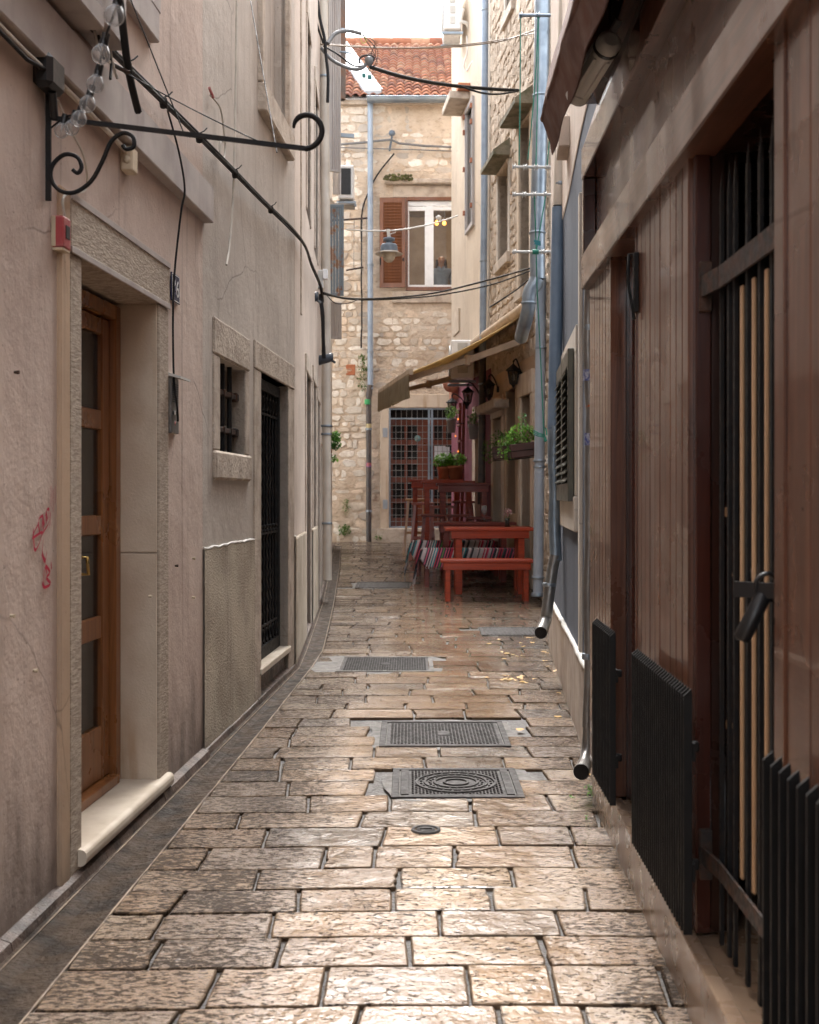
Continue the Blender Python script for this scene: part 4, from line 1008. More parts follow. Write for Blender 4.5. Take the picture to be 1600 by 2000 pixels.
# ------------------------------------------------------------------ STONE HOUSE (right, with awning)
sh3 = thing('stone_facade_house', 'right hand stone house with mossy window hoods above the tan awning', 'house', R3.P(15,-2,.15))
ST = 9.6
m = M(); sholes = []
w1 = (15.62,16.35,R3.z(505,16),R3.z(330,16),.25); w2 = (14.25,14.9,R3.z(560,14.6),R3.z(235,14.6),.2); w3 = (15.3,15.8,7.55,8.6,.2)
lower = [(14.2,14.8,.1,2.45,.3),(15.1,15.75,1.0,2.6,.25),(16.1,16.75,.2,2.3,.3)]
ys_ = [14.0,17.0]
def rough_face(m, wl, y0, y1, z0, z1, holes, amp=.03, st=.07):
    ys = sorted({y0,y1}|{h[0] for h in holes}|{h[1] for h in holes}); zs = sorted({z0,z1}|{h[2] for h in holes}|{h[3] for h in holes})
    for a,b in zip(ys,ys[1:]):
        for c,e in zip(zs,zs[1:]):
            if any(h[0]<(a+b)/2<h[1] and h[2]<(c+e)/2<h[3] for h in holes): continue
            nx, nz = max(1,int((b-a)/st)), max(1,int((e-c)/st))
            def dd(x,z):
                ed = min([abs(x-t) for t in ys]+[abs(z-t) for t in zs])
                return 0 if ed < .01 else amp*(noise.noise(Vector((x*5,z*6,3)))+.6*noise.noise(Vector((x*11,z*12,8)))+.5)
            vs = [wl.P(a+(b-a)*i/nx, dd(a+(b-a)*i/nx, c+(e-c)*j/nz), c+(e-c)*j/nz) for j in range(nz+1) for i in range(nx+1)]
            m.smooth = True; m.add(vs,[(j*(nx+1)+i,j*(nx+1)+i+1,(j+1)*(nx+1)+i+1,(j+1)*(nx+1)+i) for j in range(nz) for i in range(nx)]); m.smooth = False
    for h in holes:
        a,b,c,e,dp = h
        m.add([wl.P(a,0,c),wl.P(b,0,c),wl.P(b,0,e),wl.P(a,0,e),wl.P(a,-dp,c),wl.P(b,-dp,c),wl.P(b,-dp,e),wl.P(a,-dp,e)],[(0,1,5,4),(1,2,6,5),(2,3,7,6),(3,0,4,7),(4,5,6,7)])
rough_face(m, R3, 14.0, 17.0, 2.9, ST, [w1,w2,w3]); rough_face(m, R3a, 12.3, 14.0, 0, ST, []); R3.body(m, 14.0, 17.0, 2.9, ST)
m.add([(R3a.P(12.3,0,0)),(R3a.P(12.3,-4,0)),(R3a.P(12.3,-4,ST)),(R3a.P(12.3,0,ST))],[(0,1,2,3)]); m.build('wall', mortar2, sh3)
m = M(); R3.face(m, 14.0, 17.0, 0, 2.9, lower); R3.body(m, 14.0, 17.0, 0, 2.9); m.build('ground_floor', ochre_pl, sh3)
m = M()
stones(m, lambda s_,z,d: R3.P(s_,d+.01,z), 14.0, 17.0, 2.95, ST, (.07,.2), (.08,.36), .012, .013, [(.58,.48,.38),(.50,.41,.32),(.62,.52,.42),(.44,.35,.27)], [(h[0],h[1],h[2],h[3]) for h in (w1,w2,w3)], 10, .22)
stones(m, lambda s_,z,d: R3a.P(s_,d+.01,z), 12.35, 14.0, .1, ST, (.07,.2), (.08,.36), .012, .013, [(.58,.48,.38),(.50,.41,.32),(.62,.52,.42),(.44,.35,.27)], [], 10, .22)
m.build('wall_stones', stone_m, sh3)
for (a,b,c,e,dp) in (w1,w2,w3):
    wv = M(); R3.box(wv,a,b,-dp+.01,-dp+.04,c,e); wv = wv.build('window', brown_shut, sh3)
    s = M()
    for i in range(int((e-c)/.06)): R3.box(s,a+.03,b-.03,-dp+.05,-dp+.10,c+.02+i*.06,c+.04+i*.06)
    s.build('slats', brown_shut, wv)
    s = M(); R3.box(s,a-.12,a,-.1,.03,c,e,.008); R3.box(s,b,b+.1,-.1,.03,c,e,.008); s.build('window_surround', beige_pl if a < 15 else cream_pl, sh3)
    s = M(); R3.box(s,a-.14,b+.12,-.1,.07,c-.14,c,.008); s.build('window_sill', worn_st, sh3)
def hood(y0,y1,z,dep):
    s = M(); p = [R3.P(y0,0,z),R3.P(y1,0,z),R3.P(y1,dep,z-.0),R3.P(y0,dep,z-.0),R3.P(y0,0,z+.24),R3.P(y1,0,z+.24),R3.P(y1,dep,z+.06),R3.P(y0,dep,z+.06)]
    s.hexa(p); s.build('window_hood', mk('mossy_hood', (.20,.17,.12), (.09,.09,.05), 6, .95, .8, 30, .02), sh3)
hood(15.5,16.5,w1[3]+.05,.24); hood(14.05,15.05,w2[3]+.03,.24)
for (a,b,c,e,dp) in lower:
    s = M(); R3.box(s,a-.14,a,-.1,.03,.1,e,.006); R3.box(s,b,b+.12,-.1,.03,.1,e,.006); R3.box(s,a-.14,b+.12,-.1,.04,e,e+.28,.006); s.build('door_surround', ochre_pl if c > .5 else jamb_st, sh3)
    s = M(); R3.box(s,a,b,-dp+.01,-dp+.04,c,e); s.build('door_leaf', brown_shut if c < .5 else dark_in, sh3)
s = M(); R3.box(s, 15.6, 17.0, .0, .22, 2.38, 2.5, .02); s.build('stone_shelf', worn_st, sh3)
# ------------------------------------------------------------------ SLATE BLUE HOUSE (right, middle)
sb = thing('slate_house', 'slate blue painted house with green louvred shutter and beige plinth', 'house', R2.P(7,-2,0))
sw0, sw1 = R2.Y(1129), R2.Y(1099)
i0, i1 = R2.Y(1125.5), R2.Y(1101)
m = M(); R2.face(m, 4.3, 9.3, -.1, 6.4, [(i0,i1,1.24,2.0,.1)]); R2.body(m, 4.3, 9.3, -.1, 6.4); m.build('wall', slate_pl, sb)
# upper unpainted plaster with a curved lower edge
m = M(); n = 40; vs = []
for i in range(n+1):
    yy = 5.2+(9.28-5.2)*i/n; t = (yy-5.2)/4.08
    zb = lerp([(5.2,3.06),(7,3.02),(9.3,3.04)], yy) + .02*math.sin(t*9)
    vs += [R2.P(yy,.003,zb), R2.P(yy,.006,zb+.01), R2.P(yy,.006,6.39)]
m.add(vs,[(3*i+j,3*i+3+j,3*i+4+j,3*i+1+j) for i in range(n) for j in range(2)]); m.build('upper_plaster', pale_pl, sb)
m = M(); vs = []
for i in range(31):
    yy = 4.4+(9.28-4.4)*i/30; z = .45-.01*i/30 + .008*noise.noise(Vector((i*.6,0,0))); b = g(yy)-.05
    vs += [R2.P(yy,.022,b), R2.P(yy,.022,z-.01), R2.P(yy,-.005,z)]
m.add(vs,[(3*i+j,3*i+3+j,3*i+4+j,3*i+1+j) for i in range(30) for j in range(2)]); m.build('plinth', plinth2, sb)
m = M(); m.tube([R2.P(4.4+(9.26-4.4)*i/30,.012,.452-.01*i/30+.008*noise.noise(Vector((i*.6,0,0)))) for i in range(31)], [.012+U(0,.008) for _ in range(31)], 6); m.build('plinth_edge', white_paint, sb)
s = M(); R2.box(s, sw0-.0, sw1, -.08, .012, 2.0, 2.14,.004); R2.box(s, sw0, i0, -.08, .012, 1.24, 1.998,.004); R2.box(s, i1, sw1, -.08, .012, 1.24,1.998,.004); s.build('window_surround', cream_pl, sb)
s = M(); R2.box(s, sw0, sw1, -.02, .02, 1.05, 1.238, .006); s.build('window_sill', cream_pl, sb)
s = M(); R2.box(s, i0-.06, i1+.02, .014, .045, 1.22, 2.02); fr = s
wv = M(); md = (i0+i1)/2
for a,b in ((i0-.03,md-.003),(md+.003,i1+.03)):
    w = M()
    for (p,q,c,e) in ((a,a+.05,1.21,2.03),(b-.05,b,1.21,2.03),(a+.05,b-.05,1.21,1.31),(a+.05,b-.05,1.94,2.03)): R2.box(w,p,q,.014,.046,c,e,.003)
    w = w.build('shutter', olive_frame, sb)
    s = M()
    for i in range(14):
        z = 1.315+i*.045
        s.add([R2.P(a+.05,.058,z),R2.P(b-.05,.058,z),R2.P(b-.05,.018,z+.04),R2.P(a+.05,.018,z+.04),R2.P(a+.05,.058,z+.008),R2.P(b-.05,.058,z+.008),R2.P(b-.05,.018,z+.048),R2.P(a+.05,.018,z+.048)],[(0,1,2,3),(4,5,6,7),(0,1,5,4),(2,3,7,6)])
    s.build('slats', green_shut, w)
s = M(); R2.box(s, 5.93, 6.02, -.02, .016, -.1, 2.75, .004); s.build('corner_strip', cream_pl, sb)
s = M(); p0 = R2.Y(1112); R2.box(s, p0-.15, p0+.15, .0, .07, R2.z(300,p0), R2.z(240,p0), .008); s.build('plaster_box', pale_pl, sb)
# ------------------------------------------------------------------ WOODEN SHOP FRONT (right foreground)
sp = thing('wooden_shop', 'dark brown timber shop front with marble plinth, nearest on the right', 'shop', WD.P(3,-2,0))
yA0, yA1 = 4.15, 4.745; yB0, yB1 = 2.89, 3.65; yC0, yC1 = -6.0, 2.16
m = M(); PL.box(m, -6, 4.75, -.45, 0, -.15, .19, .008); m.build('marble_plinth', shop_marble, sp)
m = M(); PL.box(m, -6, 4.752, -.03, .006, .17, .196, .003); m.build('plinth_nosing', shop_marble, sp)
def planks(y0, y1, n, d=0, z0=.198, z1=2.08, mm=shop_wood, nm='plank_panel'):
    s = M(); w = (y1-y0)/n
    for i in range(n): WD.box(s, y0+w*i+.002, y0+w*(i+1)-.002, d-.03, d+U(-.0008,.0008), z0, z1, .0025)
    o = s.build(nm, mm, sp); s = M(); WD.box(s, y0, y1, d-.05, d-.028, z0, z1); s.build('panel_backing', shop_dark, sp); return o
planks(yA0+.012, yA1, 8); planks(yB0+.012, yB1-.012, 10); planks(.2, yC1-.06, 14)
planks(-3, .2, 10)
for (a,b) in ((yA0,yA0+.012),(yB0,yB0+.012),(yB1-.012,yB1),(yC1-.06,yC1)):
    s = M(); WD.box(s, a, b, -.05, .004, .198, 2.08, .002); s.build('corner_bead', shop_wood, sp)
s = M(); WD.box(s, yA1-.6, yA1, -.6, -.05, .19, 2.9); WD.box(s, yB0+.01, yB1, -.12, -.052, .19, 2.2); WD.box(s, -6, yC1, -.5, -.052, .19, 2.2); s.build('pier', shop_dark, sp)
# recessed door between the first two piers
s = M(); WD.box(s, yB1, yA0, -.12, -.08, .198, 2.08); dd_ = s.build('door', shop_red, sp)
s = M()
for (a,b,c,e) in ((yB1+.0,yB1+.09,.2,2.08),(yA0-.09,yA0,.2,2.08),(yB1+.09,yA0-.09,.2,.45),(yB1+.09,yA0-.09,1.9,2.08)): WD.box(s,a,b,-.08,-.055,c,e,.003)
s.build('door_frame', shop_red, dd_)
# open bay with gate
s = M(); WD.box(s, yB0-.03, yB0, -.045, -.008, .198, 2.1, .003); WD.box(s, yC1, yC1+.035, -.16, -.012, .198, 2.1, .003); s.build('bay_frame', shop_red, sp)
s = M(); WD.box(s, yB0-.02, yB0, -.082, -.046, .198, 2.1, .003); s.build('bay_lining', shop_dark, sp)
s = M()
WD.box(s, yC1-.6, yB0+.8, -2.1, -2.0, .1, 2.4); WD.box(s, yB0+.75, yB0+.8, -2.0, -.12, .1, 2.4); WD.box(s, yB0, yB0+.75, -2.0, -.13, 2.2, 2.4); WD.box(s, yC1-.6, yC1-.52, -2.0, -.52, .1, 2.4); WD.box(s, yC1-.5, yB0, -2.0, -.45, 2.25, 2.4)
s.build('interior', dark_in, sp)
# fascia: beams, recessed panel, sloping trim
def fbm(z0, z1, d0, d1, nm, mm, y0=-3, y1=4.75): s = M(); WD.box(s, y0, y1, d0, d1, z0, z1, .004); return s.build(nm, mm, sp)
fbm(2.062, 2.196, -.06, .032, 'lower_beam', shop_wood_h)
fbm(2.075, 2.12, -.45, -.061, 'soffit', shop_dark)
fbm(2.19, 2.50, -.06, -.02, 'fascia_panel', shop_wood_h)
fbm(2.495, 2.62, -.06, .032, 'upper_beam', shop_wood_h)
fbm(2.197, 2.494, -.02, .030, 'end_stile', shop_red, 4.70, 4.748)
s = M(); a = [WD.P(y_, d, z) for y_ in (-3,4.745) for (d,z) in ((-.06,2.621),(.028,2.621),(-.03,2.80),(-.06,2.80))]
s.hexa([a[0],a[1],a[5],a[4],a[3],a[2],a[6],a[7]]); s.build('sloping_trim', shop_wood_h, sp)
fbm(2.80, 2.86, -.06, .02, 'top_trim', shop_wood_h); fbm(2.86, 3.35, -.06, -.01, 'upper_panel', shop_dark)
s = M(); WD.box(s, -3, 4.73, -3.5, -.055, 2.14, 3.4); WD.box(s, -3, 4.72, -3.5, -.02, 3.4, 5.2); s.build('upper_wall', cream_pl, sp)
s = M(); WD.box(s, 3.60, 3.63, .0, .014, 1.80, 1.98, .002); WD.tube(s, [(3.635,.0,1.98),(3.635,.025,1.98),(3.635,.028,1.9),(3.62,.012,1.78)], .005, 6); s.build('door_hook', black_iron, sp)
# ------------------------------------------------------------------ shop furniture: gate, slatted guards, awning, heater lamp
gt = thing('iron_gate', 'black iron gate with pointed bars and latch in the open shop bay', 'gate', WD.P(2.5,-.14,.2))
D0 = -.05
for z0_, z1_ in ((.37,.41),(1.72,1.77)):
    s = M(); s.bar(WD.P(yB0-.03,-.02,(z0_+z1_)/2), WD.P(yB0-.16,-.034,(z0_+z1_)/2), .008, z1_-z0_); s.bar(WD.P(yB0-.16,-.034,(z0_+z1_)/2), WD.P(yC1-.02,-.034,(z0_+z1_)/2), .006, z1_-z0_)
    s.bbox(0,.02,0,.05,-.06,.06,.003,lambda a,b,c: WD.P(yB0-.045+a*1.2,-.045+b*.6,(z0_+z1_)/2+c)); s.build('cross_strap', rust_iron, gt)
for i, yy in enumerate((2.76,2.687,2.634,2.528,2.431,2.345,2.26)):
    s = M(); WD.box(s, yy-.008, yy+.008, D0, D0+.008, .21, 1.93)
    p = [WD.P(yy-.008,D0,1.93),WD.P(yy+.008,D0,1.93),WD.P(yy+.008,D0+.008,1.93),WD.P(yy-.008,D0+.008,1.93),WD.P(yy,D0+.004,2.0)]
    s.add(p,[(0,1,4),(1,2,4),(2,3,4),(3,0,4)]); s.build('pointed_bar', black_iron, gt)
s = M(); WD.box(s, yC1+.06, yC1+.30, -.115, -.07, 1.045, 1.085, .006); WD.tube(s, [(yC1+.28,-.06,1.07),(yC1+.35,-.06,1.09),(yC1+.42,-.08,1.07)], .014); s.build('latch', rust_iron, gt)
s = M(); p0 = at(1490,1165,2.28); p1 = at(1450,1245,2.28); s.tube([p0+(p0-p1)*.1, p0, p1, p1+(p1-p0)*.08], [.009,.016,.017,.010], 12); s.tube(spl([p0+Vector((-.01,.0,.0)), p0+Vector((-.014,-.005,.03)), p0+Vector((.01,-.01,.045)), p0+Vector((.028,.0,.02)), p0+Vector((.012,0,-.01))],5),.0045,6); s.bar(p0+Vector((-.045,.03,.012)),p0+Vector((.03,-.03,.012)),.012,.03); s.build('padlock', mk('grey_lock', (.013,.013,.014), None, 5, .4, 0), gt)
for i, (a, dd2) in enumerate(((2.575,-.042),(2.48,-.042),(2.385,-.042))):
    s = M(); WD.box(s, a-.008, a+.008, dd2-.008, dd2, .42, 1.70, .003)
    tag(s.build('wooden_batten', tan_wood), ('tan wooden batten behind the iron gate, farthest of the three','tan wooden batten behind the iron gate, middle of the three','tan wooden batten behind the iron gate, nearest of the three')[i], 'batten', 'battens behind the gate')
s = M()
for (px,py,r) in ((1420,1000,.018),(1424,1120,.013),(1422,1415,.017)):
    c = at(px,py,2.86); n=7; vs=[c+Vector((0,(U(.5,1))*r*math.cos(j/n*6.28),(U(.6,1))*r*math.sin(j/n*6.28))) for j in range(n)]
    for v_ in vs: v_.x += (v_.y-2.86)*-.3
    s.add(vs+[v_+Vector((.004,0,0)) for v_ in vs],[tuple(range(n)),tuple(range(n,2*n))]+[(j,(j+1)%n,n+(j+1)%n,n+j) for j in range(n)])
tag(s.build('torn_paper', tan_wood), 'torn tan scraps stuck in the dark shop bay', 'paper scraps')
def guard(y0, y1, z0, z1, label, n):
    t = thing('slatted_guard', label, 'slatted panel', WD.P((y0+y1)/2, .1, z0), 'black slatted panels on the shop front')
    for i in range(n):
        yy = y0+(y1-y0)*i/(n-1)
        s = M(); s.bbox(yy-.003,yy+.003,.030,.050,z0,z1-.010,.001,WD.P)
        s.add([WD.P(yy-.003,.030,z1-.010),WD.P(yy+.003,.030,z1-.010),WD.P(yy+.003,.050,z1-.010),WD.P(yy-.003,.050,z1-.010),WD.P(yy-.003,.032,z1+.006),WD.P(yy+.003,.032,z1+.006)],[(0,1,5,4),(3,2,5,4),(0,3,4),(1,2,5)])
        s.build('slat', black_panel, t)
    for z in (z0+.14, z1-.14):
        s = M(); WD.box(s, y0, y1, .022, .0295, z-.02, z+.02); s.build('rail', black_panel, t)
        s = M(); WD.box(s, y0+.06, y0+.075, -.0, .0215, z-.012, z+.012,.003); s.build('wall_bracket', black_iron, t)
wk = lambda px: (.62-.050)/((px-CX)/F-.02)
guard(wk(1191), wk(1157), .243, .80, 'farthest black slatted panel on the shop front, beside the drainpipe mouth', 13)
guard(wk(1335), wk(1234), .245, .80, 'middle black slatted panel on the shop front, in front of the plank pier', 26)
guard(1.05, wk(1490), .245, .80, 'nearest black slatted panel on the shop front, at the right edge', 22)
# brown awning, nearly folded
aw = thing('brown_awning', 'dark brown cloth awning folded down over the shop fascia', 'awning', WD.P(2,.1,2.5))
def cloth(rows, y0, y1, n, th=.004):
    s = M(); vs = []
    for i in range(n+1):
        yy = y0+(y1-y0)*i/n
        for k_,(d,z) in enumerate(rows): vs.append(WD.P(yy, d+.006*math.sin(i*1.1+k_), z+.004*math.sin(i*.9)))
    q = len(rows); f = [(i*q+j,(i+1)*q+j,(i+1)*q+j+1,i*q+j+1) for i in range(n) for j in range(q-1)]
    vs2 = [v_+Vector((.004,0,-.002)) for v_ in vs]; k0 = len(vs)
    s.smooth = True; s.add(vs+vs2, f+[tuple(k0+t for t in x) for x in f]); s.smooth = False
    ed = list(range(q)); s.add([vs[i] for i in ed]+[vs2[i] for i in ed],[(j,j+1,q+j+1,q+j) for j in range(q-1)])
    L = n*q; s.add([vs[L+i] for i in ed]+[vs2[L+i] for i in ed],[(j,j+1,q+j+1,q+j) for j in range(q-1)])
    return s
cloth([(.03,3.42),(.10,3.12),(.165,2.90),(.205,2.70)], -2, 4.62, 40).build('cloth', awn_brown, aw)
cloth([(.205,2.70),(.195,2.66),(.175,2.60),(.165,2.56)], -2, 4.60, 60).build('valance', awn_brown, aw)
s = M(); WD.tube(s, [(-2,.195,2.695),(4.6,.195,2.695)], .014); s.build('front_bar', awn_brown, aw)
s = M(); q_ = [WD.P(4.59,-.02,3.44),WD.P(4.59,.03,3.42),WD.P(4.59,.10,3.12),WD.P(4.59,.16,2.90),WD.P(4.59,.02,2.88),WD.P(4.59,-.02,2.88)]; s.add(q_+[v+Vector((0,.012,0)) for v in q_],[tuple(range(6)),tuple(range(6,12))]+[(j,(j+1)%6,6+(j+1)%6,6+j) for j in range(6)]); s.build('shade_panel', awn_brown, aw)  # added dark sheet standing in for the shade between awning cloth and wall
s = M(); s.bbox(-2,4.58,-.01,.08,3.30,3.46,.01,lambda a,b,c: WD.P(a,b,c)); s.build('cassette', shop_dark, aw)
hl = thing('ribbed_lamp', 'grey ribbed wall lamp with round end caps under the brown awning', 'lamp', at(1150,120,3.9))
A_, B_ = at(1133,178,4.0), at(1180,100,3.80); ax = (B_-A_).normalized()
s = M(); s.tube([A_,B_],.034,12); 
for q in range(5):
    an = q*1.2566; o_ = Vector((math.cos(an)*.035,0,math.sin(an)*.035)); s.bar(A_+o_,B_+o_,.014,.014)
s.build('ribbed_body', grey_white, hl)
s = M(); s.tube([A_-ax*.035,A_-ax*.03,A_,A_+ax*.01],[.024,.040,.043,.038],14); s.build('end_cap', grey_white, hl)
s = M(); s.tube([B_-ax*.01,B_,B_+ax*.05,B_+ax*.06],[.036,.040,.040,.024],14); s.build('end_cap', grey_white, hl)
s = M(); s.tube([B_+ax*.012,B_+ax*.024],.0425,14); s.build('black_ring', black_pl, hl)
s = M(); s.bar((A_+B_)/2, WD.P(3.93,-.0,2.83), .03, .02); s.build('mounting_arm', grey_white, hl)
# ------------------------------------------------------------------ drainpipes
def pipe(name, label, segs, clamps=(), n=14, mouth=None):
    root = segs[0][0][-1]; t = thing(name, label, 'drainpipe', root)
    for pts, r, mm, nm in segs: M().tube(pts, r, n, cap=False).build(nm, mm, t)
    for (p, ax_, r) in clamps:
        p = Vector(p); s = M(); a = Vector(ax_)*.012; s.tube([p-a, p-a*.2, p+a*.2, p+a], [r*1.05,r*1.12,r*1.12,r*1.05], n); s.build('pipe_clamp', galv, t)
    if mouth:
        p, q, r = mouth; s = M(); s.tube([p,q],[r*.93,r*.93],n,cap=True); s.build('pipe_inside', dark_in, t)
    return t
def dent(pts, r, amt, k=.6):
    return [p + Vector((noise.noise(Vector((i*k,1,2)))*amt, noise.noise(Vector((i*k,5,2)))*amt*.5, 0)) for i,p in enumerate(pts)], [r*(1+noise.noise(Vector((i*k,9,4)))*.22) for i in range(len(pts))]
# bent zinc pipe in front of the shop corner
Yp_ = 4.86; z_of = lambda py,Y: EYE+(HY-py)/F*Y
pts = [at(1151-(.004*(i-20))**0*0+2*math.sin(i*.5), 0, Yp_) for i in range(1)]
pp = []; 
for i in range(27):
    py = 480+(1420-480)*i/26; px = 1150+ (1.5*math.sin(i*.9)) + (2.5 if 800<py<1000 else 0) - max(0,(py-1250))*.012
    pp.append(at(px,py,Yp_))
rr = [.0195*(1+.16*noise.noise(Vector((i*.8,3,1)))) if 10<i<20 else .0195 for i in range(27)]
tail = spl([at(1148.5,1420,Yp_), at(1147,1465,Yp_-.0), at(1143,1490,Yp_-.06), at(1135.5,1508,Yp_-.18)], 5)
tr = [.0195+.013*i/(len(tail)-1) for i in range(len(tail))]
pipe('drainpipe', 'crumpled dull zinc drainpipe beside the timber shop corner, nearest on the right', [(pp,rr,galv_dark,'pipe'),(tail,tr,galv_dark,'spout')],
     [(at(1147.5,1282,Yp_),(0,0,1),.021),(at(1151,640,Yp_),(0,0,1),.021)], mouth=(tail[-1]+Vector((0,.004,.0)),tail[-1]+Vector((0,.012,.0)),.033))
# blue pipe at the far corner of the slate house
Yb = 7.72
p1 = [at(1091-i*.35, 405+i*17, Yb) for i in range(26)]
pe = [at(1083-4*i/20+ (2.2*noise.noise(Vector((i*.5,0,0)))), 830+i*18, Yb-.01*i/20) for i in range(21)]
p3 = [at(1078,1195,Yb-.02),at(1072,1150,Yb-.02)]
lowr = spl([at(1085,1085,Yb-.03), at(1078,1120,Yb-.04), at(1069,1190,Yb-.06), at(1066,1212,Yb-.07), at(1056.5,1236,Yb-.25)], 6)
pipe('drainpipe', 'blue painted drainpipe with bent zinc spout at the slate house far corner', [(p1+[at(1082,838,Yb)], .042, blue_pipe, 'blue_pipe'), ([at(1083.5,832,Yb-.0),at(1082,900,Yb),at(1084,960,Yb),at(1083,1020,Yb),at(1086,1095,Yb-.03)], [.045,.041,.037,.04,.038], mk('blue_zinc', (.28,.34,.40), (.2,.25,.3), 5, .4, .5, 12, .01, metal=.6), 'crumpled_pipe'), (lowr, [.037]*(len(lowr)-4)+[.039,.04,.04,.041], galv_dark, 'spout')],
     [(at(1073,1142,Yb-.05),(0,0,1),.039)], mouth=(lowr[-1]+Vector((0,.003,0)),lowr[-1]+Vector((0,.012,0)),.041))
pipe('drainpipe', 'beige painted drainpipe on the upper slate house, above its blue length', [([at(1104,-60,Yb),at(1100,150,Yb),at(1095,300,Yb),at(1092,402,Yb)], .04, cream_pipe, 'pipe')], [(at(1095.5,360,Yb),(0,0,1),.041)])
# big galvanised pipe and grey cast pipe
Yg = 12.2
gp_ = [at(1060,-40,Yg),at(1058,100,Yg),at(1054,300,Yg),at(1050,450,Yg),at(1050,545,Yg)]
el = [at(1049,545,Yg),at(1045,556,Yg),at(1037,566,Yg),at(1033,580,Yg),at(1033,600,Yg),at(1027,625,Yg+.1),at(1018,660,Yg+.5)]
pipe('drainpipe', 'wide shiny galvanised rain pipe with elbow above the tan awning', [(gp_, .078, galv, 'pipe'),(el, [.078,.08,.076,.072,.07,.07,.07], galv, 'elbow')],
     [(at(1056,187,Yg),(0,0,1),.078),(at(1050,455,Yg),(0,0,1),.079),(at(1033,592,Yg),(0,0,1),.072)])
Yw = 12.45
pipe('drainpipe', 'pale grey cast drainpipe standing at the corner by the red benches', [([at(1057,540,Yw),at(1054,900,Yw)], .054, galv_paint, 'pipe'),([at(1054,900,Yw),at(1051,1160,Yw)], .054, galv_paint, 'pipe')],
     [(at(1054,900,Yw),(0,0,1),.062),(at(1054,912,Yw),(0,0,1),.056),(at(1057,680,Yw),(0,0,1),.056),(at(1051,1128,Yw),(0,0,1),.062),(at(1051,1160,Yw),(0,0,1),.062),(at(1051,1160,Yw)+Vector((0,0,-.015)),(0,0,1),.066)])
# slim pipes on the beige house
pipe('downpipe', 'slim blue grey downpipe on the beige house, right of its shuttered window', [([at(948,-60,17.15),at(946,400,17.15),at(943,690,17.15)], .05, steelblue, 'upper_pipe'),([at(943,690,17.15),at(940,985,17.15)], .052, darkpipe, 'lower_pipe')],
     [(at(947,20,17.15),(0,0,1),.051),(at(944.5,510,17.15),(0,0,1),.051),(at(942,750,17.15),(0,0,1),.055)])
pipe('downpipe', 'thin cream conduit pipe beside the slim downpipe of the beige house', [([at(958,-60,17.0),at(956,300,17.0),at(953,660,17.0)], .018, cream_pipe, 'pipe')])
# left cream pipe
Yl = 13.0
pipe('drainpipe', 'tall cream plastic drainpipe on the left side before the far stone house', [([at(631,-40,Yl),at(633,150,Yl)], .05, cream_pipe, 'pipe'),([at(633,150,Yl),at(636,430,Yl),at(638,830,Yl)], .052, cream_pipe, 'pipe'),([at(638,830,Yl),at(640,1133,Yl)], .048, cream_pipe, 'pipe')],
     [(at(633,150,Yl),(0,0,1),.056),(at(638,832,Yl),(0,0,1),.058),(at(638,848,Yl),(0,0,1),.056),(at(639,1022,Yl),(0,0,1),.052)])
pipe('drainpipe', 'rusty brown upper pipe behind the pale shutters, top left of the sky gap', [([at(668,-40,15.6),at(668,100,15.6),at(667,195,15.6)], .055, rust_pipe, 'pipe')], [(at(668,130,15.6),(0,0,1),.06),(at(668,60,15.6),(0,0,1),.06)])
# ------------------------------------------------------------------ things on house 1
def bracket(name, label, y, z, L=.76, s_=1.0):
    t = thing(name, label, 'wall bracket', L1.P(y,.01,z-.22))
    q = lambda d, dz, dy=0: L1.P(y+dy, d, z+dz)
    s = M(); s.bar(q(.012,.09), q(.012,-.245), .016, .01); s.build('wall_bar', black_iron, t)
    s = M(); s.bar(q(.012,-.0), q(L+.02,-.106), .010, .013)
    c = Vector((L,0)); cur = []
    for i in range(27):
        a = -math.pi/2+.05 + i/26*4.5; r = .056*(1-.45*(i/26)**1.6); cur.append(q(L+.012+r*math.cos(a), -.105+.055+r*math.sin(a)*1.0))
    s.tube(cur, [.0085]*20+[.0085-.0007*i for i in range(7)], 7); s.build('arm', black_iron, t)
    s = M(); pts = []
    for (d,dz) in ((.075,-.155),(.062,-.150),(.058,-.135),(.072,-.118),(.092,-.122),(.102,-.148),(.092,-.178)): pass
    pts = spl([q(d,dz) for d,dz in ((.085,-.155),(.10,-.165),(.112,-.148),(.098,-.118),(.06,-.11),(.025,-.14),(.02,-.18),(.045,-.215),(.09,-.222),(.14,-.19),(.175,-.13),(.20,-.075),(.235,-.05),(.265,-.062),(.268,-.09),(.245,-.097),(.235,-.085))], 4)
    s.tube(pts, .0065, 6); s.build('scroll', black_iron, t); return t
yb = L1.Y(87)
bracket('iron_bracket', 'black wrought iron wall bracket with long arm ending in a curl', yb, 2.36)
s = M(); c = L1.P(2.95,.05,2.10); s.tube([c+Vector((.034*math.cos(a)+.0,0,.045*math.sin(a))) for a in [(-1.9+3.6*i/16) for i in range(17)]], .006, 6); s.tube([c+Vector((-.011,0,-.043)), L1.P(2.95,0,2.05)], .006, 6)
tag(s.build('iron_scroll', black_iron), 'black iron scroll end of a bracket at the left edge', 'wall bracket')
